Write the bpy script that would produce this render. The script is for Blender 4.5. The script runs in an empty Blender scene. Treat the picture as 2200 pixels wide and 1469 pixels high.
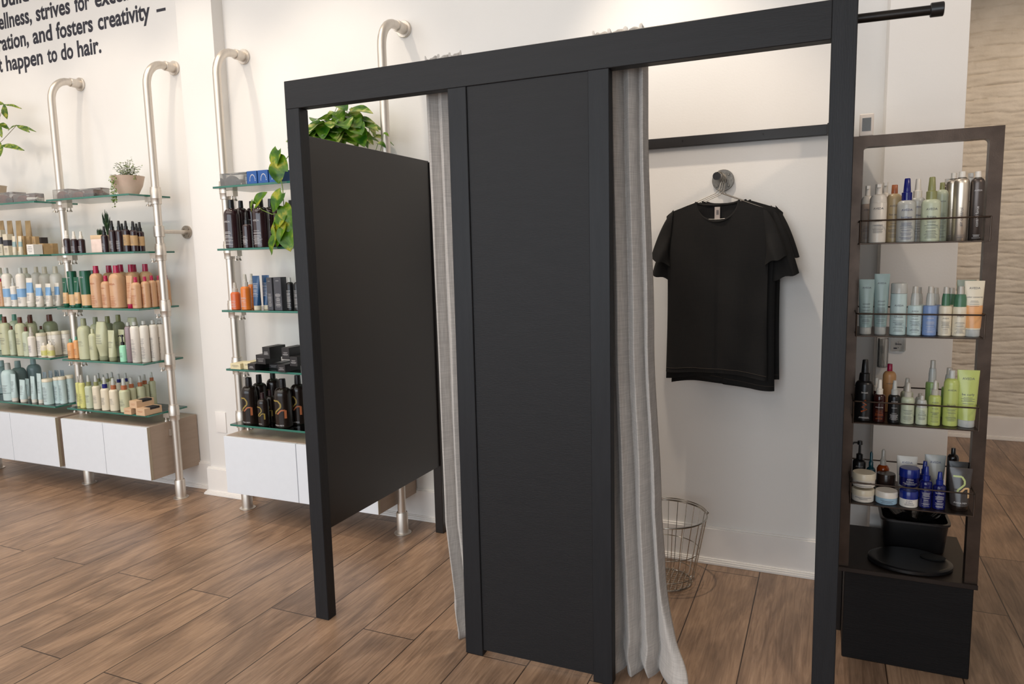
import bpy, bmesh, math, random
from mathutils import Vector, Matrix, noise
from math import sin, cos, pi, sqrt, atan2
SC = bpy.context.scene
COL = SC.collection
random.seed(7)

# ------------------------------------------------------------------ camera, sky, lights, exposure
cam_d = bpy.data.cameras.new('camera')
cam = bpy.data.objects.new('camera', cam_d)
COL.objects.link(cam)
cam_d.sensor_width = 36.0
cam_d.lens = 1533.81 / 2200 * 36.0
cam_d.clip_start = 0.02
M3 = Matrix(((0.915249, -0.029046, 0.401841), (0.402232, 0.122845, -0.907259), (-0.023012, 0.992001, 0.124116)))
cam.matrix_world = Matrix.Translation((1.88856, -2.20423, 1.47345)) @ M3.to_4x4()
SC.camera = cam

world = bpy.data.worlds.new('sky')
SC.world = world
world.use_nodes = True
bg = world.node_tree.nodes['Background']
bg.inputs['Color'].default_value = (0.80, 0.90, 1.0, 1)
bg.inputs['Strength'].default_value = 1.0

def light(name, typ, loc, target, power, col, size=0.2, size_y=None, angle=60, blend=0.6):
    d = bpy.data.lights.new(name, typ)
    d.energy = power
    d.color = col
    if typ == 'AREA':
        d.shape = 'RECTANGLE'; d.size = size; d.size_y = size_y or size
    elif typ == 'SPOT':
        d.shadow_soft_size = size; d.spot_size = math.radians(angle); d.spot_blend = blend
    else:
        d.shadow_soft_size = size
    o = bpy.data.objects.new(name, d)
    COL.objects.link(o)
    o.location = loc
    v = Vector(target) - Vector(loc)
    o.rotation_euler = v.to_track_quat('-Z', 'Y').to_euler()
    return o

WARM = (1.0, 0.87, 0.72)
DAY = (0.84, 0.92, 1.0)
# daylight through the storefront window in the wall opposite
light('window_daylight', 'AREA', (-0.6, -5.35, 1.75), (-0.6, 1.0, 1.3), 205, DAY, 7.4, 2.7)
# ceiling spots on a track in front of the shelves
for i, (x, tx, p) in enumerate(((-3.3, -3.3, 38), (-2.35, -2.3, 40), (-1.5, -1.5, 48), (-0.6, -0.6, 62))):
    light('ceiling_spot', 'SPOT', (x, 0.15, 3.75), (tx, 0.95, 1.0), p * 0.9, WARM, 0.05, angle=72)
# the spot over the booth, one off to the right and one in the hall
light('ceiling_spot', 'SPOT', (1.05, 0.45, 3.75), (1.40, 0.90, 0.2), 150, WARM, 0.04, angle=58)
light('ceiling_spot', 'SPOT', (3.6, 1.9, 3.7), (3.0, 4.0, 0.6), 120, (1.0, 0.82, 0.64), 0.10, angle=90)
light('ceiling_spot', 'SPOT', (4.2, -1.4, 3.4), (2.2, 1.0, 1.5), 95, (1.0, 0.80, 0.62), 0.12, angle=38)
light('ceiling_fill', 'AREA', (-1.6, -2.2, 3.8), (-1.6, -2.2, 0), 120, (1.0, 0.92, 0.83), 5.4, 3.0)  # added soft fill below the ceiling, raises the ambient light; no actual fixture

vs = SC.view_settings
vs.view_transform = 'Standard'
vs.look = 'None'
vs.exposure = -0.15
vs.gamma = 1.0
vs.use_curve_mapping = False

# ------------------------------------------------------------------ materials
MATS = {}
def lin(c):
    return tuple(((v / 255.0) / 12.92 if v <= 10 else ((v / 255.0 + 0.055) / 1.055) ** 2.4) for v in c)

def mat(name, col, rough=0.5, metal=0.0, spec=0.5, var=0.04, scale=30.0, bump=0.0, bscale=200.0, alpha=1.0, trans=0.0, coat=0.0, stretch=None):
    """Procedural Principled material: colour (sRGB 0-255) with fine noise variation and bump."""
    if name in MATS:
        return MATS[name]
    m = bpy.data.materials.new(name)
    m.use_nodes = True
    nt = m.node_tree
    b = nt.nodes['Principled BSDF']
    c = lin(col)
    tc = nt.nodes.new('ShaderNodeTexCoord')
    src = tc.outputs['Object']
    if stretch:
        mp = nt.nodes.new('ShaderNodeMapping')
        mp.inputs['Scale'].default_value = stretch
        nt.links.new(src, mp.inputs['Vector'])
        src = mp.outputs['Vector']
    n = nt.nodes.new('ShaderNodeTexNoise')
    n.inputs['Scale'].default_value = scale
    n.inputs['Detail'].default_value = 4
    nt.links.new(src, n.inputs['Vector'])
    r = nt.nodes.new('ShaderNodeValToRGB')
    r.color_ramp.elements[0].position = 0.3
    r.color_ramp.elements[1].position = 0.7
    r.color_ramp.elements[0].color = (*[v * (1 - var) for v in c], 1)
    r.color_ramp.elements[1].color = (*[min(1, v * (1 + var)) for v in c], 1)
    nt.links.new(n.outputs['Fac'], r.inputs['Fac'])
    nt.links.new(r.outputs['Color'], b.inputs['Base Color'])
    b.inputs['Roughness'].default_value = rough
    b.inputs['Metallic'].default_value = metal
    b.inputs['Specular IOR Level'].default_value = spec
    b.inputs['Coat Weight'].default_value = coat
    b.inputs['Transmission Weight'].default_value = trans
    b.inputs['Alpha'].default_value = alpha
    if bump:
        n2 = nt.nodes.new('ShaderNodeTexNoise')
        n2.inputs['Scale'].default_value = bscale
        n2.inputs['Detail'].default_value = 3
        nt.links.new(src, n2.inputs['Vector'])
        bp = nt.nodes.new('ShaderNodeBump')
        bp.inputs['Strength'].default_value = bump
        bp.inputs['Distance'].default_value = 0.002
        nt.links.new(n2.outputs['Fac'], bp.inputs['Height'])
        nt.links.new(bp.outputs['Normal'], b.inputs['Normal'])
    MATS[name] = m
    return m

def clear_mat(name, tint, gloss=0.12, dens=0.0, body=(255, 255, 255)):
    """Thin clear sheet or film: see-through tint with a glossy coat, optional milky body."""
    m = bpy.data.materials.new(name)
    m.use_nodes = True
    nt = m.node_tree
    nt.nodes.clear()
    out = nt.nodes.new('ShaderNodeOutputMaterial')
    tr = nt.nodes.new('ShaderNodeBsdfTransparent')
    tr.inputs['Color'].default_value = (*lin(tint), 1)
    gl = nt.nodes.new('ShaderNodeBsdfGlossy')
    gl.inputs['Roughness'].default_value = 0.05
    fr = nt.nodes.new('ShaderNodeFresnel')
    fr.inputs['IOR'].default_value = 1.45
    mx = nt.nodes.new('ShaderNodeMixShader')
    mth = nt.nodes.new('ShaderNodeMath')
    mth.operation = 'ADD'
    mth.inputs[1].default_value = gloss * 0.2
    nt.links.new(fr.outputs[0], mth.inputs[0])
    nt.links.new(mth.outputs[0], mx.inputs['Fac'])
    nt.links.new(tr.outputs[0], mx.inputs[1])
    nt.links.new(gl.outputs[0], mx.inputs[2])
    last = mx
    if dens:
        df = nt.nodes.new('ShaderNodeBsdfDiffuse')
        df.inputs['Color'].default_value = (*lin(body), 1)
        m2 = nt.nodes.new('ShaderNodeMixShader')
        m2.inputs['Fac'].default_value = dens
        nt.links.new(mx.outputs[0], m2.inputs[1])
        nt.links.new(df.outputs[0], m2.inputs[2])
        last = m2
    nt.links.new(last.outputs[0], out.inputs['Surface'])
    MATS[name] = m
    return m

WALL = mat('white_wall_paint', (233, 228, 222), 0.55, var=0.012, scale=2.5, bump=0.15, bscale=120)
TRIM = mat('white_trim_paint', (236, 230, 224), 0.35, var=0.02, scale=8, bump=0.08, bscale=60)
CEIL = mat('ceiling_paint', (235, 232, 226), 0.8, var=0.02)
ALU = mat('brushed_aluminium', (214, 206, 196), 0.42, 0.9, var=0.05, scale=60, bump=0.1, bscale=400, stretch=(1, 1, 0.05))
CHROME = mat('steel_wire', (190, 184, 174), 0.22, 1.0, var=0.03)
DSTEEL = mat('galvanised_flange', (120, 114, 106), 0.4, 0.9, var=0.25, scale=90, bump=0.3, bscale=150)
BLACKPIPE = mat('black_iron_pipe', (38, 33, 30), 0.35, 0.6, var=0.15)
BRONZE = mat('dark_bronze_steel', (74, 62, 54), 0.36, 0.85, var=0.25, scale=14, bump=0.1, bscale=300)
CHAR = mat('charcoal_paint', (32, 31, 32), 0.5, var=0.06, scale=6, bump=0.35, bscale=60, spec=0.22, stretch=(1.2, 1.2, 9))
CHARV = mat('charcoal_board_vertical_grain', (33, 33, 35), 0.46, var=0.10, scale=8, bump=0.3, bscale=45, spec=0.22, stretch=(7, 7, 0.6))
CHARH = mat('charcoal_board_horizontal_grain', (33, 32, 33), 0.46, var=0.08, scale=8, bump=0.25, bscale=45, spec=0.22, stretch=(0.6, 7, 7))
BOARD = mat('black_smooth_panel', (22, 16, 13), 0.34, var=0.06, scale=5, spec=0.5)
WHITEDOOR = mat('white_laminate', (225, 228, 233), 0.28, var=0.01)
TAUPE = mat('taupe_laminate', (164, 144, 127), 0.4, var=0.05, scale=60, bump=0.06, bscale=250, stretch=(1, 0.1, 1))
EDGEBAND = mat('beige_edge_band', (170, 156, 134), 0.5)
GLASS = clear_mat('shelf_glass', (226, 240, 234), 0.25)
GLASSEDGE = mat('glass_green_edge', (44, 110, 96), 0.12, var=0.1, scale=3, spec=0.8)
CLEARPL = clear_mat('clear_plastic', (238, 238, 236), 0.5, 0.08)
INK = mat('black_ink', (34, 32, 44), 0.6)
GINK = mat('grey_ink', (92, 90, 96), 0.6)
WINK = mat('white_ink', (206, 202, 200), 0.5)
BINK = mat('navy_ink', (58, 62, 110), 0.6)
BLKPL = mat('black_plastic', (20, 19, 20), 0.3, var=0.1)

def floor_mat():
    m = bpy.data.materials.new('oak_plank_floor')
    m.use_nodes = True
    nt = m.node_tree; L = nt.links
    b = nt.nodes['Principled BSDF']
    tc = nt.nodes.new('ShaderNodeTexCoord')
    sp = nt.nodes.new('ShaderNodeSeparateXYZ'); L.new(tc.outputs['Object'], sp.inputs[0])
    cb = nt.nodes.new('ShaderNodeCombineXYZ')
    L.new(sp.outputs['Y'], cb.inputs['X']); L.new(sp.outputs['X'], cb.inputs['Y'])
    def brick(c1, c2, mortar):
        br = nt.nodes.new('ShaderNodeTexBrick')
        L.new(cb.outputs[0], br.inputs['Vector'])
        br.offset = 0.37; br.offset_frequency = 2; br.squash = 1.0
        br.inputs['Color1'].default_value = c1
        br.inputs['Color2'].default_value = c2
        br.inputs['Mortar'].default_value = mortar
        br.inputs['Scale'].default_value = 1.0
        br.inputs['Mortar Size'].default_value = 0.0024
        br.inputs['Mortar Smooth'].default_value = 0.2
        br.inputs['Bias'].default_value = 0.0
        br.inputs['Brick Width'].default_value = 1.62
        br.inputs['Row Height'].default_value = 0.235
        return br
    ba = brick((0, 0, 0, 1), (1, 1, 1, 1), (0.5, 0.5, 0.5, 1))
    # grain: noise stretched along the board, shifted from board to board
    mp = nt.nodes.new('ShaderNodeMapping')
    mp.inputs['Scale'].default_value = (30, 2.0, 1)
    add = nt.nodes.new('ShaderNodeVectorMath'); add.operation = 'ADD'
    L.new(tc.outputs['Object'], add.inputs[0])
    mul = nt.nodes.new('ShaderNodeVectorMath'); mul.operation = 'SCALE'; mul.inputs['Scale'].default_value = 9.0
    L.new(ba.outputs['Color'], mul.inputs[0]); L.new(mul.outputs[0], add.inputs[1])
    L.new(add.outputs[0], mp.inputs['Vector'])
    n1 = nt.nodes.new('ShaderNodeTexNoise'); n1.inputs['Scale'].default_value = 1.6; n1.inputs['Detail'].default_value = 8; n1.inputs['Roughness'].default_value = 0.62; n1.inputs['Distortion'].default_value = 1.8
    L.new(mp.outputs[0], n1.inputs['Vector'])
    mp2 = nt.nodes.new('ShaderNodeMapping'); mp2.inputs['Scale'].default_value = (5.0, 1.7, 1)
    L.new(add.outputs[0], mp2.inputs['Vector'])
    n2 = nt.nodes.new('ShaderNodeTexNoise'); n2.inputs['Scale'].default_value = 1.0; n2.inputs['Detail'].default_value = 3; n2.inputs['Distortion'].default_value = 1.6
    L.new(mp2.outputs[0], n2.inputs['Vector'])
    r1 = nt.nodes.new('ShaderNodeValToRGB'); e = r1.color_ramp.elements
    e[0].position = 0.28; e[0].color = (*lin((120, 95, 75)), 1)
    e[1].position = 0.72; e[1].color = (*lin((172, 142, 116)), 1)
    k = e.new(0.5); k.color = (*lin((150, 121, 97)), 1)
    L.new(n1.outputs['Fac'], r1.inputs['Fac'])
    r2 = nt.nodes.new('ShaderNodeValToRGB'); e = r2.color_ramp.elements
    e[0].position = 0.33; e[0].color = (0.55, 0.54, 0.55, 1)
    e[1].position = 0.58; e[1].color = (1.0, 1.0, 1.0, 1)
    L.new(n2.outputs['Fac'], r2.inputs['Fac'])
    m1 = nt.nodes.new('ShaderNodeMix'); m1.data_type = 'RGBA'; m1.blend_type = 'MULTIPLY'; m1.inputs['Factor'].default_value = 0.85
    L.new(r1.outputs['Color'], m1.inputs['A']); L.new(r2.outputs['Color'], m1.inputs['B'])
    tone = brick((0.93, 0.93, 0.95, 1), (1.10, 1.08, 1.05, 1), (0.16, 0.14, 0.13, 1))
    m2 = nt.nodes.new('ShaderNodeMix'); m2.data_type = 'RGBA'; m2.blend_type = 'MULTIPLY'; m2.inputs['Factor'].default_value = 1.0
    L.new(m1.outputs['Result'], m2.inputs['A']); L.new(tone.outputs['Color'], m2.inputs['B'])
    L.new(m2.outputs['Result'], b.inputs['Base Color'])
    b.inputs['Roughness'].default_value = 0.36
    b.inputs['Specular IOR Level'].default_value = 0.5
    bp = nt.nodes.new('ShaderNodeBump'); bp.inputs['Strength'].default_value = 0.25; bp.inputs['Distance'].default_value = 0.002
    L.new(n1.outputs['Fac'], bp.inputs['Height'])
    bp2 = nt.nodes.new('ShaderNodeBump'); bp2.inputs['Strength'].default_value = 0.6; bp2.inputs['Distance'].default_value = 0.002; bp2.invert = True
    L.new(tone.outputs['Fac'], bp2.inputs['Height']); L.new(bp.outputs['Normal'], bp2.inputs['Normal'])
    L.new(bp2.outputs['Normal'], b.inputs['Normal'])
    return m

def brick_mat():
    m = bpy.data.materials.new('white_painted_brick')
    m.use_nodes = True
    nt = m.node_tree; L = nt.links
    b = nt.nodes['Principled BSDF']
    tc = nt.nodes.new('ShaderNodeTexCoord')
    n = nt.nodes.new('ShaderNodeTexNoise'); n.inputs['Scale'].default_value = 6; n.inputs['Detail'].default_value = 5
    L.new(tc.outputs['Object'], n.inputs['Vector'])
    r = nt.nodes.new('ShaderNodeValToRGB'); e = r.color_ramp.elements
    e[0].position = 0.3; e[0].color = (*lin((205, 194, 178)), 1)
    e[1].position = 0.7; e[1].color = (*lin((224, 214, 200)), 1)
    L.new(n.outputs['Fac'], r.inputs['Fac']); L.new(r.outputs['Color'], b.inputs['Base Color'])
    b.inputs['Roughness'].default_value = 0.6
    n2 = nt.nodes.new('ShaderNodeTexNoise'); n2.inputs['Scale'].default_value = 35; n2.inputs['Detail'].default_value = 5
    L.new(tc.outputs['Object'], n2.inputs['Vector'])
    bp = nt.nodes.new('ShaderNodeBump'); bp.inputs['Strength'].default_value = 0.5; bp.inputs['Distance'].default_value = 0.01
    L.new(n2.outputs['Fac'], bp.inputs['Height']); L.new(bp.outputs['Normal'], b.inputs['Normal'])
    return m

def weave_mat(name, c1, c2, scale=520, sheen=0.3, thread=0.18):
    m = bpy.data.materials.new(name)
    m.use_nodes = True
    nt = m.node_tree; L = nt.links
    b = nt.nodes['Principled BSDF']
    uv = nt.nodes.new('ShaderNodeTexCoord')
    outs = []
    for st in ((scale, scale * 0.03, scale * 0.03), (scale * 0.03, scale * 0.03, scale * 0.9)):
        mp = nt.nodes.new('ShaderNodeMapping'); mp.inputs['Scale'].default_value = st
        L.new(uv.outputs['Object'], mp.inputs['Vector'])
        n = nt.nodes.new('ShaderNodeTexNoise'); n.inputs['Scale'].default_value = 1.0; n.inputs['Detail'].default_value = 2
        L.new(mp.outputs[0], n.inputs['Vector']); outs.append(n)
    ad = nt.nodes.new('ShaderNodeMath'); ad.operation = 'ADD'
    L.new(outs[0].outputs['Fac'], ad.inputs[0]); L.new(outs[1].outputs['Fac'], ad.inputs[1])
    r = nt.nodes.new('ShaderNodeValToRGB'); e = r.color_ramp.elements
    e[0].position = 0.40; e[0].color = (*lin(c1), 1)
    e[1].position = 0.62; e[1].color = (*lin(c2), 1)
    hf = nt.nodes.new('ShaderNodeMath'); hf.operation = 'MULTIPLY'; hf.inputs[1].default_value = 0.5
    L.new(ad.outputs[0], hf.inputs[0]); L.new(hf.outputs[0], r.inputs['Fac'])
    L.new(r.outputs['Color'], b.inputs['Base Color'])
    b.inputs['Roughness'].default_value = 0.85
    b.inputs['Sheen Weight'].default_value = sheen
    bp = nt.nodes.new('ShaderNodeBump'); bp.inputs['Strength'].default_value = thread; bp.inputs['Distance'].default_value = 0.001
    L.new(hf.outputs[0], bp.inputs['Height']); L.new(bp.outputs['Normal'], b.inputs['Normal'])
    MATS[name] = m
    return m

def leaf_mat(name, c1, c2, c3, scale=14, rough=0.35):
    m = bpy.data.materials.new(name)
    m.use_nodes = True
    nt = m.node_tree; L = nt.links
    b = nt.nodes['Principled BSDF']
    tc = nt.nodes.new('ShaderNodeTexCoord')
    n = nt.nodes.new('ShaderNodeTexNoise'); n.inputs['Scale'].default_value = scale; n.inputs['Detail'].default_value = 3; n.inputs['Distortion'].default_value = 0.6
    L.new(tc.outputs['Object'], n.inputs['Vector'])
    r = nt.nodes.new('ShaderNodeValToRGB'); e = r.color_ramp.elements
    e[0].position = 0.35; e[0].color = (*lin(c1), 1)
    e[1].position = 0.68; e[1].color = (*lin(c3), 1)
    k = e.new(0.54); k.color = (*lin(c2), 1)
    L.new(n.outputs['Fac'], r.inputs['Fac']); L.new(r.outputs['Color'], b.inputs['Base Color'])
    b.inputs['Roughness'].default_value = rough
    # leaves let some light through
    tl = nt.nodes.new('ShaderNodeBsdfTranslucent'); L.new(r.outputs['Color'], tl.inputs['Color'])
    mx = nt.nodes.new('ShaderNodeMixShader'); mx.inputs['Fac'].default_value = 0.3
    out = nt.nodes['Material Output']
    L.new(b.outputs[0], mx.inputs[1]); L.new(tl.outputs[0], mx.inputs[2]); L.new(mx.outputs[0], out.inputs['Surface'])
    MATS[name] = m
    return m

FLOOR = floor_mat()
BRICK = brick_mat()
LINEN = weave_mat('grey_linen', (164, 157, 151), (188, 181, 174))
TEE = weave_mat('black_cotton_knit', (10, 7, 5), (22, 17, 12), 900, 0.0, 0.1)
POTHOS = leaf_mat('pothos_leaf', (38, 88, 16), (100, 142, 30), (214, 210, 134), 16)
POTHOS2 = leaf_mat('pothos_vine_leaf', (44, 92, 12), (92, 134, 18), (176, 172, 48), 18)
MONEY = leaf_mat('money_tree_leaf', (52, 92, 26), (120, 140, 52), (188, 184, 84), 40)
STRINGP = leaf_mat('trailing_plant_leaf', (58, 84, 30), (120, 144, 66), (186, 200, 130), 60)
ALOE = leaf_mat('haworthia_leaf', (22, 46, 24), (44, 74, 38), (74, 104, 58), 60)

# ------------------------------------------------------------------ mesh helpers
class MB:
    """Collects vertices and faces; build() links them as ONE mesh object."""
    def __init__(s): s.v = []; s.f = []; s.m = []; s.mi = 0
    def add(s, vs, fs, M=None):
        o = len(s.v)
        s.v += [tuple(M @ Vector(v)) for v in vs] if M else [tuple(v) for v in vs]
        s.f += [tuple(i + o for i in f) for f in fs]
        s.m += [s.mi] * len(fs)
        return s
    def box(s, x0, x1, y0, y1, z0, z1, M=None):
        vs = [(x, y, z) for z in (z0, z1) for y in (y0, y1) for x in (x0, x1)]
        return s.add(vs, [(0, 2, 3, 1), (4, 5, 7, 6), (0, 1, 5, 4), (2, 6, 7, 3), (0, 4, 6, 2), (1, 3, 7, 5)], M)
    def lathe(s, prof, n=20, M=None, sx=1.0, sy=1.0, cap=True):
        vs = []; fs = []
        for r, z in prof:
            for k in range(n):
                a = 2 * pi * k / n
                vs.append((r * cos(a) * sx, r * sin(a) * sy, z))
        for j in range(len(prof) - 1):
            for k in range(n):
                a = j * n + k; b = j * n + (k + 1) % n
                fs.append((a, b, b + n, a + n))
        if cap:
            fs.append(tuple(reversed(range(n)))); fs.append(tuple((len(prof) - 1) * n + k for k in range(n)))
        return s.add(vs, fs, M)
    def tube(s, pts, r, n=10, closed=False):
        pts = [Vector(p) for p in pts]; N = len(pts); vs = []; fs = []
        up = Vector((0, 0, 1)); prev = None
        for i, p in enumerate(pts):
            if closed: t = pts[(i + 1) % N] - pts[i - 1]
            else: t = pts[min(i + 1, N - 1)] - pts[max(i - 1, 0)]
            t.normalize()
            if prev is None:
                a = t.cross(up)
                if a.length < 1e-3: a = t.cross(Vector((1, 0, 0)))
            else: a = prev - t * prev.dot(t)
            a.normalize(); prev = a; b = t.cross(a)
            rr = r[i] if isinstance(r, (list, tuple)) else r
            for k in range(n):
                q = 2 * pi * k / n
                vs.append(p + (a * cos(q) + b * sin(q)) * rr)
        m = N if closed else N - 1
        for i in range(m):
            for k in range(n):
                a = i * n + k; b = i * n + (k + 1) % n; j = ((i + 1) % N) * n
                fs.append((a, b, j + (k + 1) % n, j + k))
        if not closed:
            fs.append(tuple(reversed(range(n)))); fs.append(tuple((N - 1) * n + k for k in range(n)))
        return s.add(vs, fs)
    def cyl(s, p0, p1, r, n=16):
        return s.tube([p0, p1], r, n)
    def grid(s, fn, nu, nv, M=None):
        vs = [fn(i / nu, j / nv) for j in range(nv + 1) for i in range(nu + 1)]
        fs = [(j * (nu + 1) + i, j * (nu + 1) + i + 1, (j + 1) * (nu + 1) + i + 1, (j + 1) * (nu + 1) + i) for j in range(nv) for i in range(nu)]
        return s.add(vs, fs, M)
    def mesh(s, name, mats, smooth=40, bevel=0.0, seg=2, weld=False):
        me = bpy.data.meshes.new(name)
        me.from_pydata(s.v, [], s.f)
        for m in (mats if isinstance(mats, (list, tuple)) else [mats]): me.materials.append(m)
        if any(s.m): me.polygons.foreach_set('material_index', s.m)
        bm = bmesh.new(); bm.from_mesh(me)
        if weld: bmesh.ops.remove_doubles(bm, verts=bm.verts, dist=1e-5)
        bmesh.ops.recalc_face_normals(bm, faces=bm.faces)
        if bevel:
            es = [e for e in bm.edges if len(e.link_faces) == 2 and e.calc_face_angle(0) > 0.6]
            bmesh.ops.bevel(bm, geom=es, offset=bevel, segments=seg, affect='EDGES', profile=0.6, clamp_overlap=True)
        bm.to_mesh(me); bm.free()
        if smooth:
            me.polygons.foreach_set('use_smooth', [True] * len(me.polygons))
            me.set_sharp_from_angle(angle=math.radians(smooth))
        me.update()
        return me
    def build(s, name, mats, parent=None, loc=None, **k):
        return link(name, s.mesh(name, mats, **k), parent, loc)

def link(name, me, parent=None, loc=None):
    o = bpy.data.objects.new(name, me)
    COL.objects.link(o)
    if parent: o.parent = parent
    if loc: o.location = loc
    return o

USED = {}
def tag(o, label, cat, group=None):
    o['label'] = label; o['category'] = cat
    if group: o['group'] = group
    return o
def thing(name, label, cat, loc=(0, 0, 0), rz=0.0, group=None):
    o = bpy.data.objects.new(name, None)
    o.empty_display_size = 0.05
    COL.objects.link(o); o.location = loc; o.rotation_euler = (0, 0, rz)
    return tag(o, label, cat, group)
def struct(o):
    o['kind'] = 'structure'; return o
def bx(name, x0, x1, y0, y1, z0, z1, m, parent=None, bevel=0.0, seg=2, org=None):
    """A box; its object origin sits at org (default: centre of its foot)."""
    if parent: ox, oy, oz = 0, 0, 0
    else: ox, oy, oz = org or ((x0 + x1) / 2, (y0 + y1) / 2, z0)
    return MB().box(x0 - ox, x1 - ox, y0 - oy, y1 - oy, z0 - oz, z1 - oz).build(name, m, parent, None if parent else (ox, oy, oz), bevel=bevel, seg=seg, smooth=30)

def text_geo(body, size, offset=0.0, ax='LEFT', sx=1.0, extrude=0.0, spacing=1.0):
    """Glyph outlines as plain (verts, faces) in the xz plane, origin on the baseline."""
    c = bpy.data.curves.new('glyphs', 'FONT')
    c.body = body; c.size = size; c.offset = offset; c.align_x = ax; c.extrude = extrude
    c.space_character = spacing; c.resolution_u = 3
    o = bpy.data.objects.new('glyphs', c)
    COL.objects.link(o)
    dg = bpy.context.evaluated_depsgraph_get()
    me = bpy.data.meshes.new_from_object(o.evaluated_get(dg))
    vs = [(v.co.x * sx, -v.co.z, v.co.y) for v in me.vertices]
    fs = [tuple(p.vertices) for p in me.polygons]
    bpy.data.objects.remove(o); bpy.data.curves.remove(c); bpy.data.meshes.remove(me)
    return vs, fs

# ================================================================== the room
FY = 1.12      # face of the main back wall
o = struct(bx('floor', -5.0, 5.0, -5.5, 4.15, -0.1, 0, FLOOR, org=(0, 0, 0)))
o.location.x = 0.0
struct(bx('ceiling', -5.0, 5.0, -5.5, 4.15, 3.9, 4.0, CEIL))
struct(bx('wall_left', -5.1, -5.0, -5.5, 1.3, 0, 3.9, WALL))
struct(bx('wall_right', 5.0, 5.1, -5.5, 4.15, 0, 3.9, WALL))
m = MB()   # front wall around the storefront window
m.box(-5, 5, -5.6, -5.5, 0, 0.35); m.box(-5, 5, -5.6, -5.5, 3.15, 3.9); m.box(-5, -4.4, -5.6, -5.5, 0.35, 3.15); m.box(3.2, 5, -5.6, -5.5, 0.35, 3.15)
struct(m.build('wall_front', WALL, smooth=0))
m = MB()
for x in (-4.4, -1.9, 0.6, 3.14): m.box(x, x + 0.06, -5.58, -5.52, 0.35, 3.15)
m.box(-4.4, 3.2, -5.58, -5.52, 0.35, 0.41); m.box(-4.4, 3.2, -5.58, -5.52, 3.09, 3.15)
struct(m.build('window_1', BLACKPIPE, smooth=0))
struct(bx('wall_lettered', -5.0, -1.6, 1.11, 1.3, 0, 3.9, WALL, org=(-3, 1.11, 0)))
struct(bx('wall_back', -1.5, 2.335, FY, 1.3, 0, 3.9, WALL, org=(0, FY, 0)))
struct(bx('wall_pilaster', -1.652, -1.375, 1.035, 1.25, 0, 3.9, WALL, bevel=0.004))
struct(bx('wall_column', 2.075, 2.335, 0.95, 1.25, 0, 3.9, WALL, bevel=0.004))
struct(bx('wall_hall', 2.235, 2.335, 1.3, 4.05, 0, 3.9, WALL))
# painted brick wall at the end of the hall: real relief, course by course
def brick_relief(u, v):
    x = 2.30 + 2.72 * u; z = 3.9 * v
    zz = z + 0.024 * noise.noise(Vector((x * 2.6, z * 4, 2))) + 0.008 * noise.noise(Vector((x * 9, z * 5, 7)))
    row = math.floor(zz / 0.092); fz = zz / 0.092 - row
    xx = x + (0.11 if row % 2 else 0) + 0.02 * sin(row * 3.1)
    col = math.floor(xx / 0.21); fx = xx / 0.21 - col
    dz = min(fz, 1 - fz) * 0.092; dx = min(fx, 1 - fx) * 0.21
    g = min(1, dz / 0.010) * (0.78 + 0.22 * min(1, dx / 0.012))
    h = 0.008 * g + 0.006 * noise.noise(Vector((col * 3.7 + row * 1.3, row * 2.1, 0))) + 0.006 * noise.noise(Vector((x * 9, z * 42, 5)))
    return (x, 4.05 - h, z)
m = MB().grid(brick_relief, 300, 560)
struct(m.build('wall_brick', BRICK, smooth=60))
def baseboard(name, x0, x1, y, caps=(0, 0)):
    m = MB()
    m.box(x0 - caps[0], x1 + caps[1], y - 0.018, y - 0.0005, 0.0, 0.168)
    m.box(x0 - caps[0], x1 + caps[1], y - 0.010, y - 0.0005, 0.168, 0.176)
    for a, b, c in ((0.038, 0.0, 0.012), (0.033, 0.012, 0.02), (0.026, 0.02, 0.026)):
        m.box(x0 - caps[0] - (a - 0.02 if caps[0] else 0), x1 + caps[1] + (a - 0.02 if caps[1] else 0), y - a, y - 0.0005, b, c)
    return struct(m.build(name, TRIM, smooth=0, bevel=0.0015, seg=1))
baseboard('baseboard_left', -5.0, -1.675, 1.11)
baseboard('baseboard_pilaster', -1.652, -1.375, 1.035, (0.018, 0.018))
baseboard('baseboard_back', -1.35, 2.05, FY)
baseboard('baseboard_column', 2.075, 2.335, 0.95, (0.018, 0))
baseboard('baseboard_brick', 2.34, 5.0, 4.045)
tag(bx('outlet_cover', -1.575, -1.492, 1.0285, 1.0348, 0.405, 0.535, TRIM, bevel=0.002), 'blank white outlet cover on the pilaster, left of the third rack', 'outlet')

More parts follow.
